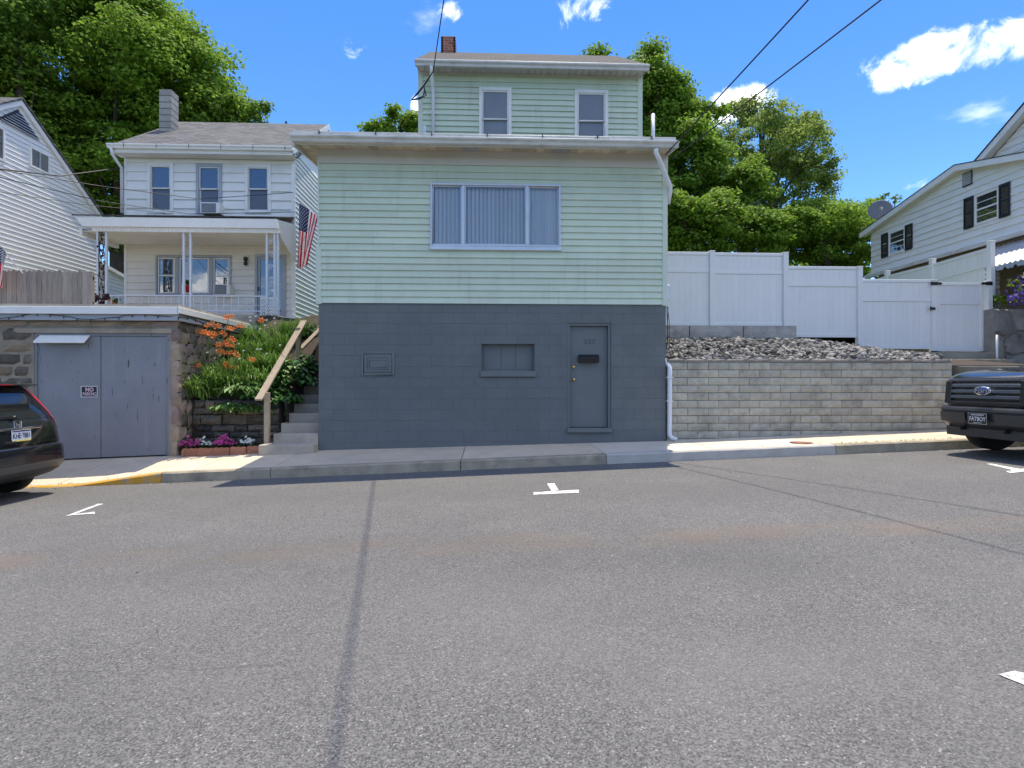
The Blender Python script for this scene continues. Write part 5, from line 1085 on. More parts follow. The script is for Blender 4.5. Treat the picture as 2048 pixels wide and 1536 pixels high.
# ---------------------------------------------------------------- vehicles
m_black = M('black_car_paint', (.010, .011, .013), .18, .05, 3, coat=1.0, spec=.5)
m_navy = M('dark_truck_paint', (.010, .011, .013), .2, .05, 3, coat=1.0, spec=.5)
m_clad = M('grey_cladding', (.045, .045, .046), .55, .08, 8)
m_bump = M('dark_bumper', (.022, .023, .025), .35, .06, 6, spec=.6)
m_chrome = M('chrome', (.85, .86, .88), .08, .02, metal=1)
m_tail = M('tail_lamp', (.55, .008, .012), .12, .05, coat=.6)
m_cglass = M('tinted_glass', (.012, .014, .016), .03, .05, spec=.9)
m_lamp = M('headlamp', (.62, .64, .66), .1, .05, coat=.8)
m_rim = M('alloy', (.4, .4, .41), .3, .05, metal=.8)
def supell(prof, n, bend=None):
    zs = [p[0] for p in prof]
    def at(z):
        return [float(np.interp(z, zs, [p[k] for p in prof])) for k in (1, 2, 3)]
    def S(phi, z, off=0.0):
        """phi measured from the end at x=0: 0 at the middle of that end, +-90 at the flanks, 180 at the other end"""
        x0, x1, w = at(z); L = (x1 - x0) / 2; xc = (x0 + x1) / 2; c, s = math.cos(phi), math.sin(phi)
        r = lambda v: math.copysign(abs(v) ** (2 / n), v)
        p = Vector((xc - L * r(c), w * r(s), z))
        if off: p += Vector((-c, s, .0)).normalized() * off
        return p
    return S, at
def shell(S, zs, N):
    # angles packed so that the ends and flanks both get points
    ph = []
    for k in range(N): 
        t = k / N * 2 * math.pi; ph.append(t + .0)
    def warp(t):
        q = math.floor(t / (math.pi / 2)); f = (t - q * math.pi / 2) / (math.pi / 2)
        f = .5 - .5 * math.copysign(abs(math.cos(f * math.pi)) ** .5, math.cos(f * math.pi)) if 0 < f < 1 else f
        return (q + f) * math.pi / 2
    mb = MB(); vs = [S(t, z) for z in zs for t in ph]
    fs = [(j * N + i, (j + 1) * N + i, (j + 1) * N + (i + 1) % N, j * N + (i + 1) % N) for j in range(len(zs) - 1) for i in range(N)]
    fs.append(tuple(range(N))); fs.append(tuple((len(zs) - 1) * N + i for i in range(N))[::-1])
    return mb.add(vs, fs)
def patch(S, f0, f1, z0, z1, off, nu=12, nv=8, fn=None):
    mb = MB(); mb.grid(lambda u, v: S(*(fn(u, v) if fn else (f0 + (f1 - f0) * u, z0 + (z1 - z0) * v)), off), nu, nv); return mb
def smooth(o, ang=35):
    me = o.data; me.shade_smooth()
    try: me.set_sharp_from_angle(angle=R(ang))
    except Exception: pass
    return o
def wheel(name, parent, x, y, r, w, side):
    t = MB().lathe([(r * .62, -w / 2), (r * .93, -w / 2), (r, -w * .34), (r, w * .34), (r * .93, w / 2), (r * .62, w / 2)], (x, y, r), (0, side, 0), 36).build('wheel', m_rubber, parent, local=True); smooth(t)
    mb = MB().lathe([(r * .62, -w * .45), (r * .62, w * .42), (r * .58, w * .44), (r * .55, w * .3), (.001, w * .26)], (x, y, r), (0, side, 0), 28).build('rim', m_rim, t, local=True); smooth(mb)
    sp = MB()
    for k in range(5):
        a = k * 2 * math.pi / 5 + .3; sp.bar((x + .05 * math.cos(a), y + side * w * .36, r + .05 * math.sin(a)), (x + r * .58 * math.cos(a), y + side * w * .42, r + r * .58 * math.sin(a)), .07, .03, (0, 1, 0))
    sp.build('spokes', m_rim, t, local=True)
def vehicle_root(name, label, cat, x, y, flip):
    o = bpy.data.objects.new(name, None); COL.objects.link(o); tag(o, label, cat)
    o.location = (x, y, roadz(x, y)); o.rotation_euler = (0, -math.atan(SL), 0) if not flip else (0, math.atan(SL), math.pi); return o
# ---- black crossover, its tail towards the middle of the street (local x runs forward from the tail)
cr = vehicle_root('parked_car', 'black crossover seen from behind, parked before the stone garage', 'car', -6.30, 7.75, True)
prof = [(.24, .34, 4.3, .74), (.30, .16, 4.42, .84), (.36, .06, 4.47, .885), (.48, .0, 4.5, .90), (.66, .0, 4.5, .90), (.715, .02, 4.49, .905), (.735, .05, 4.48, .90), (.85, .07, 4.42, .905), (.97, .10, 4.2, .90), (1.04, .12, 3.75, .885), (1.09, .145, 3.35, .868), (1.2, .195, 3.15, .83), (1.35, .275, 2.9, .765), (1.48, .36, 2.6, .70), (1.55, .40, 2.45, .655), (1.60, .43, 2.2, .58), (1.635, .60, 1.95, .45), (1.65, .9, 1.7, .25)]
Sx, atx = supell(prof, 7.5)
zsl = sorted(set([p[0] for p in prof] + [.42, .55, .6, .8, .9, 1.0, 1.15, 1.28, 1.42, 1.52, 1.58]))
smooth(shell(Sx, [z for z in zsl if z >= .48], 120).build('body', m_black, cr, local=True), 40)
smooth(shell(lambda p, z, o=0: Sx(p, z, o), [z for z in zsl if z <= .48], 120).build('lower_body', m_clad, cr, local=True), 40)
D = R
tg = smooth(patch(Sx, -D(22), D(22), .765, 1.075, .006, 24, 6).build('tailgate', m_black, cr, local=True))
box('chrome_bar', *(lambda p: (p.x - .028, p.x - .004))(Sx(0, .99, .006)), -.36, .36, .975, .998, m_chrome, cr, .004, True)
for s in (-1, 1):
    smooth(patch(Sx, 0, 0, 0, 0, .012, 8, 16, lambda u, v: (s * D(25 - 10 * v + u * (30 + 14 * v)), .93 + v * .61)).build('tail_lamp', m_tail, cr, local=True))
    smooth(patch(Sx, s * D(30), s * D(50), .53, .57, .012, 6, 2).build('rear_reflector', m_tail, cr, local=True))
    smooth(patch(Sx, 0, 0, 0, 0, .005, 22, 5, lambda u, v: (s * D(78 + u * 32), 1.10 + v * (.38 - .10 * u))).build('side_window', m_cglass, cr, local=True))
    MB().tube([Sx(s * D(70), 1.585) + Vector((.3, 0, .03)), Sx(s * D(88), 1.595) + Vector((.3, 0, .045)), Sx(s * D(93), 1.595) + Vector((.4, 0, .045)), Sx(s * D(108), 1.575) + Vector((0, 0, .03))], .016, 8).build('roof_rail', m_rim, cr, local=True)
    mr = Sx(s * D(101), 1.12); MB().lathe([(.001, -.09), (.07, -.07), (.085, 0), (.06, .06), (.001, .075)], (mr.x, mr.y + s * .12, mr.z + .02), (1, 0, 0), 12).build('mirror', m_black, cr, True, local=True)
    for xx in (.93, 3.60): wheel('wheel', cr, xx, s * .80, .345, .225, s)
rw_ = smooth(patch(Sx, -D(21), D(21), 1.11, 1.49, .006, 24, 8).build('rear_window', m_cglass, cr, local=True))
q = Sx(0, 1.14, .012); MB().tube([(q.x - .02, .02, 1.135), (q.x - .035, .3, 1.15), (q.x - .03, .52, 1.165)], .012, 6).lathe([(.03, 0), (.03, .03), (.015, .045)], (q.x, .02, 1.135), (-1, 0, 0), 10).build('wiper', m_dark, rw_, local=True)
sp = MB().prism([(.30, -.60, 1.575), (.30, .60, 1.575), (.62, .60, 1.625), (.62, -.60, 1.625)], (0, 0, .022)).build('spoiler', m_black, cr, bevel=.008, local=True)
box('brake_lamp', .292, .299, -.17, .17, 1.581, 1.592, m_tail, cr, 0, True)
smooth(patch(Sx, -D(58), D(58), .505, .712, .010, 30, 6).build('bumper', m_black, cr, local=True))
smooth(patch(Sx, -D(60), D(60), .40, .50, .014, 30, 3).build('bumper_strip', M('bumper_grey', (.09, .09, .088), .4, .05), cr, local=True))
box('handle_recess', *(lambda p: (p.x - .016, p.x + .02))(Sx(0, .80)), .10, .28, .785, .82, m_dark, cr, .004, True)
MB().tube([(.12, .48, .30), (.7, .48, .33)], .035, 10).build('exhaust', m_rim, cr, True, local=True)
m_plate = M('plate_white', (.72, .74, .78), .4, .02); m_pblue = M('plate_blue', (.02, .03, .12), .4); m_pyel = M('plate_yellow', (.75, .62, .12), .4)
def plate(parent, x, y, z, mat, sgn):
    pl = box('licence_plate', min(x, x + sgn * .006), max(x, x + sgn * .006), y - .155, y + .155, z - .08, z + .08, mat, parent, .003, True); return pl
px = Sx(0, .88, .006).x - .006
pl = plate(cr, px, 0, .885, m_plate, -1)
box('plate_band', px - .008, px - .0062, -.145, .145, .943, .963, m_pblue, pl, 0, True); box('plate_band', px - .008, px - .0062, -.145, .145, .808, .83, m_pyel, pl, 0, True)
rot_rear = (R(90), 0, R(-90))
text('lettering', 'KHE\u00b77881', .098, m_pblue, pl, (px - .008, 0, .885), rot_rear, .70, .001, True, bold=.0015)
frame_rect(MB(), -.16, .16, .80, .97, 0, .008, .008)
# maker's emblem: an H in a rounded frame
ex = Sx(0, 1.035, .008).x - .004
em = MB()
ring = [(-.062, 1.085), (.062, 1.085), (.052, .99), (.040, .983), (-.040, .983), (-.052, .99)]
em.tube([(ex, y, z) for y, z in ring + ring[:1]], .0075, 6).bar((ex, -.036, 1.078), (ex, -.026, .993), .014, .014, (1, 0, 0)).bar((ex, .036, 1.078), (ex, .026, .993), .014, .014, (1, 0, 0)).bar((ex, -.03, 1.033), (ex, .03, 1.033), .012, .012, (1, 0, 0))
em.build('emblem', m_chrome, cr, local=True)
text('badge', 'AWD', .045, m_chrome, cr, (Sx(D(40), .99, .014).x - .012, -.53, 1.0), rot_rear, 1.3, .003, True, shear=.2)
# ---- dark pickup, its nose towards the middle of the street (local x runs backward from the nose)
tr = vehicle_root('pickup_truck', 'dark pickup truck seen from the front, parked at the right edge of the street', 'truck', 7.17, 7.78, False)
prof = [(.36, .26, 5.6, .86), (.44, .10, 5.75, .97), (.52, .02, 5.8, 1.0), (.70, .0, 5.8, 1.0), (.755, .03, 5.8, 1.0), (.775, .09, 5.78, .995), (.95, .10, 5.78, 1.0), (1.14, .13, 5.78, .998), (1.20, .17, 5.78, .985), (1.245, .25, 5.78, .965), (1.28, .42, 5.78, .94), (1.315, 1.0, 5.78, .91)]
St, att = supell(prof, 7.0)
zsl = sorted(set([p[0] for p in prof] + [.48, .6, .85, 1.02, 1.18, 1.22, 1.26, 1.30]))
smooth(shell(St, [z for z in zsl if z >= .755], 120).build('body', m_navy, tr, local=True), 45)
smooth(shell(St, [z for z in zsl if z <= .755], 120).build('lower_body', m_bump, tr, local=True), 45)
cabp = [(1.2, 1.25, 3.95, .91), (1.27, 1.32, 3.95, .92), (1.5, 1.66, 3.93, .86), (1.75, 2.02, 3.90, .79), (1.86, 2.2, 3.86, .72), (1.90, 2.45, 3.7, .55), (1.92, 2.8, 3.4, .3)]
Sc, atc = supell(cabp, 7.0); smooth(shell(Sc, [1.2, 1.27, 1.38, 1.5, 1.62, 1.75, 1.81, 1.86, 1.88, 1.90, 1.92], 96).build('cab', m_navy, tr, local=True), 40)
smooth(patch(Sc, -D(36), D(36), 1.33, 1.80, .006, 20, 8).build('windscreen', m_cglass, tr, local=True))
for s in (-1, 1):
    smooth(patch(Sc, s * D(76), s * D(118), 1.33, 1.76, .006, 20, 6).build('side_window', m_cglass, tr, local=True))
    for xx in (.98, 4.6): wheel('wheel', tr, xx, s * .86, .40, .27, s)
    MB().box(2.12, 2.30, s * 1.02, s * 1.22, 1.28, 1.5).build('mirror', m_bump, tr, bevel=.03, local=True)
    hl = smooth(patch(St, s * D(16.5), s * D(58), .88, 1.13, .012, 8, 6).build('headlamp', m_lamp, tr, local=True))
    smooth(patch(St, s * D(14), s * D(16.4), .86, 1.15, .016, 8, 6).build('lamp_surround', m_bump, tr, local=True))
# grille: surround, dark opening, three bars
gx = lambda z: St(0, z).x
GY = .56; op = MB()
op.prism([(gx(.83) - .012, -GY, .84), (gx(.83) - .012, GY, .84), (gx(1.1) - .012, GY + .02, 1.135), (gx(1.1) - .012, -GY - .02, 1.135)], (.03, 0, 0)); gro = op.build('grille', m_dark, tr, local=True)
def gbar(z0, z1, y0, y1, d, mat, name): 
    return MB().hexa([(gx(z0) - d, y0, z0), (gx(z0) - d, y1, z0), (gx(z0) + .01, y1, z0), (gx(z0) + .01, y0, z0), (gx(z1) - d, y0, z1), (gx(z1) - d, y1, z1), (gx(z1) + .01, y1, z1), (gx(z1) + .01, y0, z1)]).build(name, mat, gro, bevel=.006, local=True)
m_gbar = M('grille_bar', (.10, .115, .13), .25, .04, spec=.7)
for z in (.905, .99, 1.075): gbar(z - .024, z + .024, -GY, GY, .042, m_gbar, 'grille_bar')
for s in (-1, 1): gbar(.83, 1.145, s * GY - .0 if s > 0 else -GY - .11, GY + .11 if s > 0 else -GY, .05, m_bump, 'grille_side')
gbar(1.137, 1.17, -GY - .11, GY + .11, .03, m_bump, 'grille_frame'); gbar(.80, .838, -GY - .11, GY + .11, .05, m_bump, 'grille_frame')
for k in range(11):
    y = -GY + .1 * (k + .6); gbar(.85, 1.13, y - .006, y + .006, .02, m_dark, 'grille_rib')
m_oval = M('oval_blue', (.015, .035, .16), .2, .03, coat=.6)
ox = gx(.99) - .05
ov = MB().lathe([(.001, 0), (.14, 0), (.145, .006), (.13, .012), (.001, .013)], (0, 0, 0), (-1, 0, 0), 36).build('emblem', m_chrome, tr, True, local=True); ov.location = (ox, 0, 1.0); ov.scale = (1, 1.0, .46)
ov2 = MB().lathe([(.001, 0), (.122, 0), (.12, .004), (.001, .005)], (-.0125, 0, 0), (-1, 0, 0), 36).build('emblem_field', m_oval, ov, True, local=True)
tx = text('emblem_script', 'Ford', .13, m_chrome, tr, (ox - .0195, 0, 1.0), (R(90), 0, R(-90)), 1.0, .001, True, shear=.35)
# bumper pieces
smooth(patch(St, -D(60), D(60), .70, .765, .012, 30, 3).build('bumper_top', m_bump, tr, local=True))
for s in (-1, 1):
    smooth(patch(St, 0, 0, 0, 0, .022, 12, 3, lambda u, v: (s * (D(.6) + u * D(28)) if False else math.asin(min(1, ((.24 + u * .52) / 1.0) ** 3.5)) * s, .52 + v * .15)).build('bumper_pad', m_clad, tr, local=True))
    box('tow_hook', .0, .1, s * .36 - .02, s * .36 + .02, .40, .45, m_dark, tr, .005, True)
box('air_dam', .10, .16, -.72, .72, .30, .44, m_clad, tr, .01, True)
fp = plate(tr, -.030, 0, .595, m_sblack, -1)
frame_rect_p = MB()
for (a, b, c, d) in ((-.155, .155, .667, .675), (-.155, .155, .515, .523), (-.155, -.147, .523, .667), (.147, .155, .523, .667)): frame_rect_p.box(-.039, -.0365, a, b, c, d)
frame_rect_p.build('plate_border', m_chrome, fp, local=True)
text('lettering', 'FATBOY', .088, m_plate, fp, (-.0375, 0, .588), (R(90), 0, R(-90)), .82, .001, True, bold=.001)
text('lettering', 'HARLEY-DAVIDSON', .026, m_plate, fp, (-.0375, 0, .648), (R(90), 0, R(-90)), .9, .001, True, bold=.0008)
box('plate_line', -.0385, -.0365, -.07, .07, .533, .539, m_plate, fp, 0, True)
box('bed_tailgate', 3.98, 5.75, -.9, .9, 1.2, 1.38, m_navy, tr, .03, True)
# ---------------------------------------------------------------- foliage
m_leaf_l = M('maple_leaf', (.20, .32, .038), .6, .2, .5, 0, trans=.5, island=.3, spec=.12)
m_leaf_d = M('maple_leaf_dark', (.17, .28, .042), .6, .2, .5, 0, trans=.48, island=.3, spec=.12)
m_leaf_b = M('birch_leaf', (.27, .36, .085), .6, .2, .6, 0, trans=.55, island=.3, spec=.12)
m_leaf_y = M('bright_leaf', (.23, .36, .045), .6, .2, .8, 0, trans=.5, island=.25, spec=.12)
m_fir = M('fir_leaf', (.03, .055, .025), .6, .2, 1, 0, island=.3)
def quads_mesh(name, P4, mat):
    n = len(P4); me = bpy.data.meshes.new(name); me.vertices.add(n * 4); me.vertices.foreach_set('co', P4.reshape(-1).astype(np.float32))
    me.loops.add(n * 4); me.loops.foreach_set('vertex_index', np.arange(n * 4, dtype=np.int32))
    me.polygons.add(n); me.polygons.foreach_set('loop_start', np.arange(n, dtype=np.int32) * 4); me.polygons.foreach_set('loop_total', np.full(n, 4, dtype=np.int32))
    me.materials.append(mat); me.update(calc_edges=True); me.validate(); return me
def leaf_cloud(C, Nrm, size, rg, aspect=.75):
    n = len(C); a = rg.normal(size=(n, 3)); t = np.cross(Nrm, a); t /= np.linalg.norm(t, axis=1, keepdims=True) + 1e-9; b = np.cross(Nrm, t)
    s = size[:, None]; fold = Nrm * s * .18
    return np.stack([C - t * s, C - b * s * aspect + fold * rg.uniform(-1, 1, (n, 1)), C + t * s, C + b * s * aspect + fold], axis=1)
def crown(lobes, nclump, nleaf, csize, lsize, seed, flat=.55, fill=.35, lowcut=-.9):
    rg = np.random.default_rng(seed); w = np.array([l[3] * l[4] * l[5] for l in lobes]) ** .7; w /= w.sum(); out = []
    ex = []
    for l in lobes:
        for q in range(9):
            v = rg.normal(size=3); v /= np.linalg.norm(v); v[2] = abs(v[2]) * .9 + .05; k = rg.uniform(.16, .36)
            ex.append((l[0] + v[0] * l[3] * 1.0, l[1] + v[1] * l[4] * 1.0, l[2] + v[2] * l[5] * 1.0, l[3] * k, l[4] * k, l[5] * k))
    lobes = list(lobes) + ex; w = np.array([l[3] * l[4] * l[5] for l in lobes]) ** .62; w /= w.sum()
    L = np.array(lobes); idx = rng_choice = rg.choice(len(lobes), nclump, p=w)
    d = rg.normal(size=(nclump, 3)); d /= np.linalg.norm(d, axis=1, keepdims=True); d[:, 2] = np.maximum(d[:, 2], lowcut + 0 * d[:, 2])
    r = rg.uniform(0, 1, nclump) ** fill; cc = L[idx, :3] + d * L[idx, 3:6] * r[:, None]
    cs = rg.uniform(.6, 1.35, nclump) * csize; k = rg.poisson(nleaf, nclump) + 3
    ci = np.repeat(np.arange(nclump), k); m = len(ci); o = rg.normal(size=(m, 3)); o /= np.linalg.norm(o, axis=1, keepdims=True); o *= rg.uniform(0, 1, (m, 1)) ** .45
    o[:, 2] *= flat; C = cc[ci] + o * cs[ci][:, None]
    nr = o * .7 + d[ci] * .35 + rg.normal(size=(m, 3)) * .45; nr[:, 2] += .75; nr /= np.linalg.norm(nr, axis=1, keepdims=True)
    return leaf_cloud(C, nr, rg.uniform(.65, 1.3, m) * lsize, rg), cc
def limbs(base, top_r, h, cc, seed, nl=26):
    rg = random.Random(seed); mb = MB(); base = Vector(base); pts = [base + Vector((.25 * math.sin(t * 3 + seed), .2 * math.cos(t * 2 + seed), h * t)) for t in np.linspace(0, 1, 8)]
    mb.tube(pts, [top_r * (1.25 - t * .95) for t in np.linspace(0, 1, 8)], 9)
    for i in range(nl):
        c = Vector(cc[rg.randrange(len(cc))]); s = pts[min(7, 2 + int(rg.random() * 6))]
        if c.z < s.z - .5: s = pts[2]
        m = (s + c) / 2 + Vector((rg.uniform(-.3, .3), rg.uniform(-.3, .3), rg.uniform(-.2, .5))); mb.tube([s, (s + m) / 2 + Vector((0, 0, .1)), m, (m + c) / 2, c], [top_r * .4, top_r * .3, top_r * .22, top_r * .13, .012], 5)
    return mb
def tree(name, label, lobes, nclump, nleaf, csize, lsize, mat, seed, trunk=None, group='trees behind the houses', **kw):
    cx, cy = lobes[0][0], lobes[0][1]; gz_ = 2.62 + .05 * (cy - 14)
    t = thing(name, label, 'tree', (cx, cy, gz_), group); P4, cc = crown(lobes, nclump, nleaf, csize, lsize, seed, **kw)
    o = bpy.data.objects.new('crown', quads_mesh('crown', P4, mat)); link(o, t)
    zt_ = max(l[2] for l in lobes); limbs((cx, cy, gz_ - .3), trunk or .25, zt_ - gz_, cc, seed).build('trunk', m_bark, t); return t
def lobe(px, py, Y, rpx, rpy, rd=None): c = pw(px, py, Y); k = Y / F; return (c.x, c.y, c.z, rpx * k, rd or rpx * k, rpy * k)
tree('maple_tree', 'large bright green maple filling the sky behind the white porch house', [lobe(250, 190, 27, 170, 190), lobe(345, 210, 26, 110, 130), lobe(180, 60, 27, 110, 80), lobe(290, 60, 27, 80, 60), lobe(120, 290, 26, 110, 150), lobe(250, 390, 27, 150, 120), lobe(400, 150, 27, 62, 75), lobe(410, 235, 26, 62, 60)], 1050, 150, .95, .085, m_leaf_l, 3, .38, fill=.45, flat=.36)
tree('maple_tree', 'darker maple crown at the top left corner behind the gabled house', [lobe(20, 60, 23, 70, 120), lobe(-60, 120, 24, 120, 150), lobe(30, 210, 24, 90, 90), lobe(-20, 330, 24, 120, 120)], 420, 130, .8, .08, m_leaf_d, 5, .3, fill=.45, flat=.36)
tree('young_maple', 'low leafy branches reaching right above the white house roof', [lobe(480, 238, 26, 50, 34), lobe(510, 232, 26, 30, 22), lobe(445, 262, 26, 52, 40), lobe(400, 300, 26, 70, 50)], 110, 60, .45, .08, m_leaf_d, 7, .12)
tree('small_tree', 'bright tree top peeking over the flat roof left of the upper storey', [lobe(800, 262, 30, 45, 36), lobe(760, 268, 30, 30, 24), lobe(835, 258, 30, 25, 35)], 90, 70, .48, .09, m_leaf_y, 9, .14)
tree('tall_maple', 'tall yellow green maple rising right behind the upper storey', [lobe(1290, 240, 24, 70, 110), lobe(1290, 135, 24, 34, 36), lobe(1385, 250, 24, 52, 62), lobe(1330, 200, 24, 40, 60), lobe(1195, 112, 24, 22, 10), lobe(1360, 380, 23, 80, 120), lobe(1290, 400, 23, 60, 90)], 600, 100, .62, .078, m_leaf_l, 11, .3, fill=.48, flat=.4)
tree('loose_tree', 'airy pale leaved tree in the middle of the group above the white fence', [lobe(1520, 330, 25, 120, 95), lobe(1600, 330, 25, 68, 70), lobe(1490, 245, 25, 44, 40), lobe(1585, 258, 25, 40, 34), lobe(1640, 365, 25, 38, 40), lobe(1480, 420, 25, 90, 80)], 800, 60, .42, .058, m_leaf_b, 13, .2, fill=.55, flat=.6)
tree('bushy_tree', 'bright green bushy tree close behind the fence, beside the shuttered house', [lobe(1660, 470, 22, 90, 66), lobe(1600, 490, 22, 66, 60), lobe(1720, 440, 24, 36, 38), lobe(1690, 520, 22, 60, 40), lobe(1640, 430, 23, 60, 34)], 430, 85, .46, .062, m_leaf_y, 15, .16, fill=.48, flat=.45)
tree('dense_tree', 'dense dark green tree low behind the left fence panels', [lobe(1430, 455, 20, 90, 60), lobe(1375, 485, 20, 55, 46), lobe(1520, 470, 20, 60, 46), lobe(1475, 395, 22, 62, 62), lobe(1575, 462, 21, 55, 36), lobe(1330, 430, 20, 50, 70)], 480, 85, .46, .066, m_leaf_l, 17, .18, fill=.48, flat=.4)
tree('slender_tree', 'thin tree top rising beside the satellite dish', [lobe(1768, 415, 27, 26, 22), lobe(1750, 440, 27, 26, 30)], 34, 26, .38, .085, m_leaf_d, 19, .1)
fir = thing('fir_tree', 'tiny dark conifer tip above the white house roof ridge', 'tree', tuple(pw(572, 300, 40)), 'trees behind the houses'); f0 = pw(572, 243, 40)
rg_ = np.random.default_rng(4); n = 900; h = rg_.uniform(0, 1, n) ** .8; a = rg_.uniform(0, 6.28, n); C = np.stack([f0.x + np.cos(a) * h * 1.3 * rg_.uniform(.3, 1, n), f0.y + np.sin(a) * h * 1.3, f0.z - h * 5], 1); nn = rg_.normal(size=(n, 3)); nn[:, 2] += .6; nn /= np.linalg.norm(nn, axis=1, keepdims=True)
link(bpy.data.objects.new('crown', quads_mesh('crown', leaf_cloud(C, nn, np.full(n, .14), rg_, .3), m_fir)), fir); MB().tube([f0, f0 - Vector((0, 0, 5))], [.02, .12], 6).build('trunk', m_bark, fir)
# distant wooded slope filling the gaps behind
def woods():
    rg = np.random.default_rng(8); n = 60000; x = rg.uniform(-45, 45, n); y = rg.uniform(33, 38, n); top = 8.6 + 1.2 * np.sin(x * .35) + .8 * np.sin(x * .9 + 1); z = 3 + rg.uniform(0, 1, n) ** .8 * (top - 3)
    nn = rg.normal(size=(n, 3)); nn[:, 2] += .6; nn /= np.linalg.norm(nn, axis=1, keepdims=True)
    o = link(bpy.data.objects.new('woodland', quads_mesh('woodland', leaf_cloud(np.stack([x, y, z], 1), nn, rg.uniform(.13, .24, n), rg), m_leaf_d))); tag(o, 'mass of far green undergrowth behind the back yards', 'woods', kind='stuff')
woods()
# ---------------------------------------------------------------- plants by the steps
m_blade = M('daylily_leaf', (.15, .27, .045), .45, .2, 3, 0, trans=.3, island=.3, spec=.3)
m_hosta = M('hosta_leaf', (.085, .19, .04), .45, .2, 6, 0, trans=.2, island=.35, spec=.35)
m_hostav = M('hosta_pale', (.15, .27, .07), .45, .25, 14, 0, trans=.2, island=.3, spec=.35)
m_orange = M('orange_petal', (.78, .20, .03), .5, .15, 20, .15, trans=.3)
m_stem = M('flower_stem', (.10, .18, .04), .5)
m_pink = M('pink_petal', (.68, .07, .32), .5, .15, 20, 0, trans=.25, island=.25); m_wpet = M('white_petal', (.75, .75, .68), .5, .1, 20, 0, trans=.2, island=.1)
def blades(mb, base, n, L, w, rg, spread=1.0, droop=.8, lean=Vector((0, -.25, 0))):
    for i in range(n):
        a = rg.uniform(0, 2 * math.pi); l = L * rg.uniform(.6, 1.15); d = Vector((math.cos(a), math.sin(a), 0)) * rg.uniform(.25, 1) * spread + lean; b0 = Vector(base) + Vector((rg.gauss(0, .07), rg.gauss(0, .06), 0)); sd = Vector((-math.sin(a), math.cos(a), 0)); vs = []
        for k in range(6):
            t = k / 5; p = b0 + d * (l * .62 * t) + Vector((0, 0, l * (t * (1.15) - droop * t * t * rg.uniform(.9, 1.1)))); ww = w * (1 - t ** 2.2) * .5 + .0015; vs += [p - sd * ww, p + sd * ww]
        mb.add(vs, [(2 * k, 2 * k + 1, 2 * k + 3, 2 * k + 2) for k in range(5)])
def lily(mb, c, r, rg, facing):
    f = Vector(facing).normalized(); e1 = f.orthogonal().normalized(); e2 = f.cross(e1); a0 = rg.uniform(0, 1)
    for k in range(6):
        a = a0 + k * math.pi / 3; d = e1 * math.cos(a) + e2 * math.sin(a); s = e1 * -math.sin(a) + e2 * math.cos(a); c = Vector(c)
        mb.add([c, c + d * r * .5 + f * r * .45 - s * r * .2, c + d * r * 1.0 + f * r * .35, c + d * r * .5 + f * r * .45 + s * r * .2], [(0, 1, 2, 3)])
rg = random.Random(20)
lilies = [((430, 770), 11.0, [(421, 652), (437, 655), (403, 664), (416, 669), (431, 672), (447, 668), (463, 660)], 'orange daylily clump at the left, against the stone garage wall'),
          ((480, 790), 11.1, [(442, 690), (453, 688), (464, 692), (472, 682), (455, 708), (438, 706), (471, 707), (482, 654)], 'orange daylily clump with the most blooms, in the middle of the bed'),
          ((520, 790), 11.2, [(503, 720), (448, 732), (460, 733), (470, 737), (440, 746)], 'orange daylily clump lowest in the bed, above the dry stone wall'),
          ((385, 790), 10.95, [(369, 731), (395, 733), (458, 635), (523, 640)], 'yellow tinged daylily clump nearest the garage corner')]
for (bp, Y, fl_, lab) in lilies:
    b = pw(*bp, Y); b.z = bedz(b.x, Y) - .02; t = thing('daylily', lab, 'flower plant', tuple(b), 'orange daylilies in the planting bed'); mb = MB()
    for k in range(11): blades(mb, (b.x + rg.uniform(-.26, .26), Y + rg.uniform(-.12, .3), b.z + rg.uniform(0, .14)), 22, rg.uniform(.6, .95), .024, rg)
    o = mb.build('leaves', m_blade, t); st_ = MB()
    for (fx, fy) in fl_:
        yy = Y + rg.uniform(-.05, .25); c = pw(fx, fy, yy); h = MB(); 
        for q in range(rg.choice((2, 2, 3))): lily(h, c + Vector((rg.gauss(0, .035), rg.gauss(0, .03), rg.gauss(0, .02))), rg.uniform(.062, .082), rg, (rg.uniform(-.5, .5), -.8, .45))
        h.build('flower', m_orange, t); st_.tube([(b.x + (c.x - b.x) * .4, yy, b.z), (c.x * .7 + b.x * .3, yy, (b.z + c.z) / 2), c], .006, 5)
    st_.build('stems', m_stem, t)
def leafy(name, lab, c, n, L, mat, rad, up=.5, group='leafy plants around the steps', heart=False):
    t = thing(name, lab, 'plant', tuple(c)); mb = MB()
    if group: t['group'] = group
    for i in range(n):
        a = rg.uniform(0, 6.28); r = rad * rg.random() ** .6; p = Vector((c[0] + math.cos(a) * r, c[1] + math.sin(a) * r, c[2] + rg.uniform(.0, up) * (1.1 - r / rad))); d = Vector((math.cos(a), math.sin(a) - .3, rg.uniform(-.5, .25))).normalized(); s = d.cross(Vector((0, 0, 1))).normalized(); u = s.cross(d); l = L * rg.uniform(.7, 1.2); w = l * (.42 if heart else .27)
        mb.add([p, p + d * l * .3 - s * w + u * .02, p + d * l * .75 - s * w * .7 - u * .01 * 0, p + d * l - u * l * .28, p + d * l * .75 + s * w * .7, p + d * l * .3 + s * w + u * .02, p + d * l * .5 - u * l * .07], [(0, 1, 6), (1, 2, 6), (2, 3, 6), (3, 4, 6), (4, 5, 6), (5, 0, 6)])
    mb.build('leaves', mat, t); MB().tube([(c[0], c[1], c[2] - .15), (c[0], c[1], c[2] + up * .6)], .012, 5).build('stem', m_stem, t)
def bedp(px, py, Y, dz=0): p = pw(px, py, Y); return (p.x, p.y, p.z + dz)
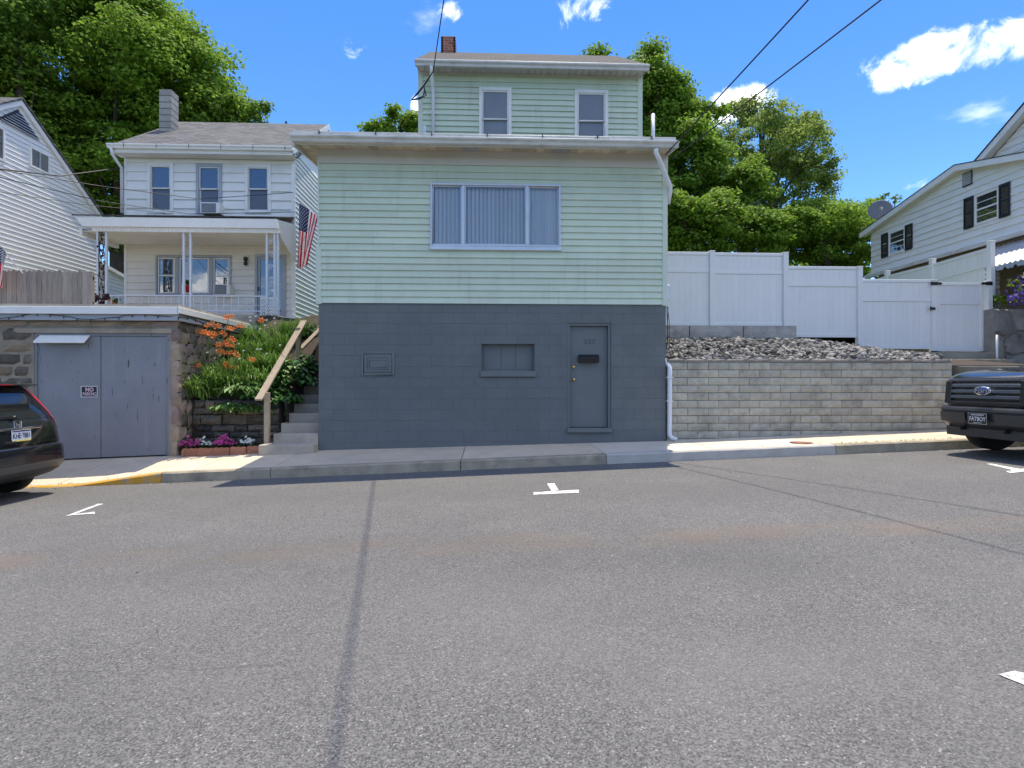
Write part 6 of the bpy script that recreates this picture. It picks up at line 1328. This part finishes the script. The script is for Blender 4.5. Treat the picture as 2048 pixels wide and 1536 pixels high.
leafy('hosta', 'hosta with striped leaves spilling over the dry stone wall', bedp(490, 780, 10.95), 130, .20, m_hostav, .34, .22)
leafy('hosta', 'hosta trailing lowest down the face of the dry stone wall', (bedp(470, 810, 10.85)[0], 10.82, bedp(470, 815, 10.85)[2]), 120, .19, m_hostav, .30, .12)
leafy('hosta', 'small hosta hanging over the right end of the dry stone wall', (bedp(512, 815, 10.85)[0], 10.82, bedp(512, 818, 10.85)[2]), 110, .18, m_hostav, .24, .12)
leafy('hosta', 'hosta with long drooping leaves just left of the handrail post', bedp(525, 790, 10.95), 110, .20, m_hosta, .28, .2)
leafy('leafy_shrub', 'broad leaved green shrub behind the handrail, overhanging the steps', bedp(585, 765, 11.5), 230, .17, m_hosta, .42, .55, heart=True)
leafy('leafy_shrub', 'dark green low shrub filling the bed under the handrail', bedp(560, 800, 11.1), 180, .15, m_hosta, .33, .3, heart=True)
leafy('leafy_shrub', 'leafy green plant between the handrail and the upper steps', bedp(612, 740, 12.2), 200, .16, m_hosta, .34, .4, heart=True)
leafy('hosta', 'large hosta behind the daylilies in the middle of the bed', bedp(545, 725, 12.2), 150, .24, m_hostav, .42, .25)
leafy('leafy_shrub', 'small shrub at the top of the steps, against the white side wall', bedp(622, 672, 13.6), 120, .16, m_hosta, .4, .35, heart=True)
for k, (px, py, Y, lab) in enumerate(((520, 690, 12.4, 'tall grassy clump behind the daylilies, near the lattice'), (555, 700, 12.7, 'fine leaved grassy clump at the upper end of the handrail'), (500, 740, 11.8, 'arching grassy clump in the centre of the planting bed'), (470, 760, 11.5, 'wide grassy clump below the orange blooms'), (430, 770, 11.4, 'grassy clump against the stone garage wall behind the daylilies'), (540, 740, 11.8, 'grassy clump just left of the handrail'), (575, 690, 13.2, 'grassy clump at the foot of the lattice panel'), (500, 690, 13.0, 'grassy clump under the terrace edge'))):
    b = pw(px, py, Y); b.z = bedz(0, Y) - .03; t = thing('grassy_clump', lab, 'plant', tuple(b), 'leafy plants around the steps'); mb = MB()
    for q in range(12): blades(mb, (b.x + rg.uniform(-.38, .38), Y + rg.uniform(-.3, .3), b.z + rg.uniform(-.05, .1)), 26, rg.uniform(.55, .85), .016, rg, .8, .7)
    mb.build('leaves', m_blade, t)
    fw = MB()
    for q in range(3): lily(fw, b + Vector((rg.uniform(-.3, .3), rg.uniform(-.2, .2), rg.uniform(.5, .75))), .03, rg, (0, -.6, .6))
    fw.build('flowers', m_wpet, t)['kind'] = 'stuff'
def impatiens(lab, c, rad, n, mat, name='bedding_flower'):
    t = thing(name, lab, 'flower plant', tuple(c), 'bedding flowers inside the terracotta border'); lv = MB(); fl = MB()
    for i in range(n * 4):
        a = rg.uniform(0, 6.28); r = rad * rg.random() ** .6; p = Vector((c[0] + math.cos(a) * r, c[1] + math.sin(a) * r * .7, c[2] + rg.uniform(.0, .19) * (1.2 - r / rad))); d = Vector((math.cos(a), math.sin(a), rg.uniform(-.2, .5))).normalized(); s = d.cross(Vector((0, 0, 1))).normalized(); lv.add([p, p + d * .03 - s * .014, p + d * .065, p + d * .03 + s * .014], [(0, 1, 2, 3)])
    for i in range(n):
        a = rg.uniform(0, 6.28); r = rad * rg.random() ** .6; p = Vector((c[0] + math.cos(a) * r, c[1] + math.sin(a) * r * .7 - .02, c[2] + .06 + rg.uniform(.0, .17) * (1.2 - r / rad))); f = Vector((rg.uniform(-.4, .4), -.6, rg.uniform(.3, 1))).normalized(); e1 = f.orthogonal().normalized(); e2 = f.cross(e1)
        for k in range(5):
            q = k * 1.2566; d = e1 * math.cos(q) + e2 * math.sin(q); s = e1 * -math.sin(q) + e2 * math.cos(q); fl.add([p, p + d * .016 - s * .011, p + d * .026, p + d * .016 + s * .011], [(0, 1, 2, 3)])
    lv.build('leaves', m_hosta, t)['kind'] = 'stuff'; fl.build('flowers', mat, t)['kind'] = 'stuff'; lv = None
for (px, py, rad, n, mat, lab) in ((378, 880, .16, 60, m_pink, 'pink bedding flowers at the left end of the terracotta border'), (410, 880, .13, 24, m_wpet, 'white bedding flowers between the two pink clumps'), (397, 872, .09, 22, m_pink, 'few pink flowers against the rubble wall behind the white ones'), (450, 880, .21, 95, m_pink, 'widest clump of magenta bedding flowers in the terracotta border'), (495, 873, .15, 34, m_wpet, 'pale flowered plant at the right end of the terracotta border')):
    c = pw(px, py, YF + .12); c.z = sidez(c.x) + .11; impatiens(lab, c, rad, n, mat)
# purple climber and greens on the right-hand wall
m_purp = M('purple_petal', (.16, .09, .42), .5, .15, 20, 0, trans=.2, island=.3)
def bush(name, lab, lobes, n, ls, mat, fmat=None, nf=0, cat='plant', fs=.035):
    c = lobes[0]; t = thing(name, lab, cat, (c[0], c[1], c[2] - c[5])); P4, cc = crown(lobes, max(6, n // 14), 14, lobes[0][3] * .3, ls, hash(lab) % 1000 if False else len(lab), fill=.4); link(bpy.data.objects.new('leaves', quads_mesh('leaves', P4, mat)), t)
    if nf:
        r_ = np.random.default_rng(7); L = np.array(lobes); i = r_.integers(0, len(L), nf); d = r_.normal(size=(nf, 3)); d /= np.linalg.norm(d, axis=1, keepdims=True); C = L[i, :3] + d * L[i, 3:6] * r_.uniform(.85, 1.1, (nf, 1)); nn = d + r_.normal(size=(nf, 3)) * .3; nn /= np.linalg.norm(nn, axis=1, keepdims=True)
        link(bpy.data.objects.new('flowers', quads_mesh('flowers', leaf_cloud(C, nn, np.full(nf, fs), r_, .9), fmat)), t)['kind'] = 'stuff'
    return t
bush('purple_petunia', 'purple flowering plant hanging at the right edge above the rubble wall', [lobe(2046, 582, 12.9, 28, 26), lobe(2062, 562, 12.9, 36, 18), lobe(2032, 600, 12.9, 14, 12)], 320, .035, m_leaf_y, m_purp, 300)
bush('green_plant', 'bright green leafy plant on the rubble wall beside the gate post', [lobe(1998, 607, 13.4, 14, 20)], 130, .05, m_leaf_y)
m_cole = M('burgundy_leaf', (.05, .012, .022), .5, .3, 12, 0, island=.4)
bush('burgundy_plant', 'dark red leafy plant on the terrace beside the left porch posts', [lobe(195, 598, 13.6, 16, 13)], 260, .04, m_cole)
bush('porch_flowers', 'small orange flowers on the porch behind the railing at the left', [lobe(226, 603, 15.0, 10, 7)], 60, .03, m_hosta, m_orange, 30, fs=.025)
for (px, py, lab) in ((1360, 893, 'a'), (1470, 884, 'b')): pass
tw_ = MB(); rg = random.Random(9)
for i in range(260):
    x = rg.choice((rg.uniform(4.3, 8.0), rg.uniform(5.8, 7.6), rg.uniform(-9.5, -5.6))); y = YC + .165 + abs(rg.gauss(0, .015)); z = SL * x + curbh(x); a = rg.uniform(0, 3.14); h = rg.uniform(.015, .045); tw_.add([(x - .004, y, z), (x + .004, y, z), (x + math.cos(a) * .02, y - .01, z + h)], [(0, 1, 2)])
tag(tw_.build('kerb_weeds', m_blade), 'sparse weeds sprouting from the joint behind the kerb', 'weeds', kind='stuff')
# ---------------------------------------------------------------- flags, units, pots, wires
m_red = M('flag_red', (.50, .02, .045), .7, .08, 6, trans=.3); m_fw = M('flag_white', (.70, .68, .66), .7, .05, 6, trans=.3); m_blue = M('flag_blue', (.012, .02, .075), .7, .08, 6)
def flag(lab, corner, pole, seed, amp=.05):
    A, B, Cc, Dd = [Vector(p) for p in corner]; t_ = thing('flag', lab, 'flag', tuple(pole[0])); nu, nv = 26, 30
    def Pt(t, s): return (A * (1 - t) + B * t) * (1 - s) + (Cc * (1 - t) + Dd * t) * s + Vector((0, 1, 0)) * (amp * math.sin(t * 9 + s * 3 + seed) * (.3 + s)) + Vector((1, 0, 0)) * (amp * .5 * math.sin(t * 13 + seed) * s)
    mb = MB(); mb.v = [Pt(i / nu, j / nv) for j in range(nv + 1) for i in range(nu + 1)]
    for j in range(nv):
        for i in range(nu):
            mb.f.append([j * (nu + 1) + i, j * (nu + 1) + i + 1, (j + 1) * (nu + 1) + i + 1, (j + 1) * (nu + 1) + i]); st = i // 2
            mb.m.append(2 if (i < 14 and j < 12) else (0 if st % 2 == 0 else 1))
    cl = mb.build('cloth', [m_red, m_fw, m_blue], t_, True); sm = MB()
    for r in range(9):
        for c_ in range(6 if r % 2 == 0 else 5):
            tt = (.5 + r) / 9 * 14 / 26; ss = ((c_ + (.5 if r % 2 == 0 else 1)) / 6) * 12 / 30; p = Pt(tt, ss) - Vector((0, .006, 0)); pts = []
            for k in range(10): a = k * math.pi / 5; rr = .021 if k % 2 == 0 else .009; pts.append(p + Vector((rr * math.sin(a), 0, rr * math.cos(a))))
            sm.add(pts, [tuple(range(10))])
    sm.build('stars', m_fw, cl); MB().tube(pole, .012, 8).build('pole', m_alum, t_); return t_
Yf = 14.9
flag('American flag hanging limp from the corner of the white house', (pw(598, 406, Yf), pw(637, 433, Yf), pw(594, 538, Yf), pw(612, 531, Yf)), [pw(589, 400, YN - .04), pw(636, 437, Yf - .02)], 1)
Yg = 11.9
flag('American flag at the left edge on a pole above the picket fence', (pw(14, 506, Yg), pw(-22, 470, Yg), pw(4, 575, Yg), pw(-30, 572, Yg)), [pw(46, 547, FY - .03), pw(-25, 466, Yg)], 4)
def aircon(lab, px0, py0, px1, py1, Y, depth=.32):
    a, b = pw(px0, py0, Y), pw(px1, py1, Y); t = thing('air_conditioner', lab, 'air conditioner', ((a.x + b.x) / 2, Y + .1, b.z)); box('casing', a.x, b.x, Y, Y + depth, b.z, a.z, m_white, t, .015)
    g = box('grille', a.x + .04, b.x - .10, Y - .006, Y + .0, b.z + .03, a.z - .03, m_clad, t); z = b.z + .045
    while z < a.z - .045: box('louver', a.x + .045, b.x - .105, Y - .014, Y - .0065, z, z + .007, m_iron, g); z += .024
    return t
aircon('white window air conditioner in the middle upstairs window of the white house', 400, 404, 439, 427, YN - .28)
aircon('window air conditioner in the porch window beside the front door', 426, 568, 460, 590, YN - .25)
hp = pw(376, 578, 14.5); pt = thing('hanging_pot', 'small red hanging pot under the white porch roof', 'plant pot', tuple(hp)); MB().lathe([(.05, -.09), (.075, .07), (.085, .07), (.085, .09), (.07, .09), (.06, 0)], hp, n=16).build('pot', M('red_plastic', (.5, .02, .02), .4), pt, True)
MB().tube([hp + Vector((-.07, 0, .08)), hp + Vector((0, 0, .6)), hp + Vector((.07, 0, .08))], .004, 4).tube([hp + Vector((0, 0, .6)), Vector((hp.x, hp.y, PB + .03))], .004, 4).build('hanger', m_iron, pt)
P4, cc = crown([(hp.x, hp.y, hp.z + .13, .08, .08, .07)], 12, 8, .05, .03, 3); link(bpy.data.objects.new('leaves', quads_mesh('leaves', P4, m_hosta)), pt)
wc = pw(375.5, 538, 14.6); wch = MB(); 
for k in range(5): wch.tube([wc + Vector((.035 * math.cos(k * 1.256), .035 * math.sin(k * 1.256), -.16 - .03 * k)), wc + Vector((.035 * math.cos(k * 1.256), .035 * math.sin(k * 1.256), .14))], .011, 6)
wch.lathe([(.05, .14), (.05, .155), (.001, .16)], wc, n=12).tube([wc + Vector((0, 0, .16)), Vector((wc.x, wc.y, PB + .03))], .003, 4); tag(wch.build('wind_chime', m_alum), 'pale wind chime hanging between the middle porch posts', 'wind chime')
SAG = .006
def wire(lab, pts, r=.011, group='overhead service wires'):
    P_ = [Vector(p) for p in pts]; out = []
    for a, b in zip(P_, P_[1:]):
        L = (b - a).length; n = max(2, int(L / .5))
        for k in range(n): t = k / n; out.append(a + (b - a) * t - Vector((0, 0, 1)) * (SAG * L * 4 * t * (1 - t) if L > 3 else 0))
    out.append(P_[-1]); tag(MB().tube(out, r, 6).build('overhead_wire', m_cable), lab, 'wire', group)
def along(p, px, py, d):  # a point on the sight line of that pixel at distance y=d
    return pw(px, py, d)
a = pw(824, 200, YU - .3); b = pw(868, 150, UE - .12)
wire('twisted black service wire running down past the brick chimney to the eave', [(1.33, -2.2, 7.9), pw(866, 145, 12.1)], .011)
lp = MB()
for q in range(3): lp.tube([pw(868, 140, 12.2), pw(853 - q * 3, 165 + q * 3, 12.25), pw(836 - q * 5, 188 + q * 4, 12.3), pw(820 + q * 3, 201 - q, 12.3), pw(838 + q * 4, 199 - q * 3, 12.35), pw(853 - q * 2, 190 - 4 * q, 12.4), pw(848, 172, 12.4)], .010, 5)
tag(lp.build('wire_loop', m_cable), 'loose loops of black cable at the corner of the upper storey', 'wire')
wire('left one of two dark wires slanting down to the right eave', [(6.1, -2, 8.1), pw(1335, 305, 10.1)])
wire('right one of two dark wires slanting down to the right house corner', [(9.1, -2, 8.3), pw(1344, 318, 10.4)])
wire('thick wire crossing the gabled house to the corner of the white house', [pw(-150, 318, 9.5), pw(0, 338, 11.2), pw(120, 352, 13.2), pw(240, 336, 15.4)], .014)
wire('upper thin wire sagging across the white house front', [pw(-150, 300, 10), pw(0, 340, 11.5), pw(200, 372, 13.3), pw(400, 398, 14.6), pw(587, 385, 15.5)], .008)
wire('lower thin wire sagging across the white house front', [pw(-150, 330, 10), pw(0, 355, 11.5), pw(200, 402, 13.3), pw(380, 428, 14.5), pw(590, 424, 15.5)], .008)
wire('lowest thin wire crossing the gabled house below the others', [pw(-150, 365, 10), pw(0, 384, 11.5), pw(160, 408, 13.2), pw(330, 426, 14.6)], .007)
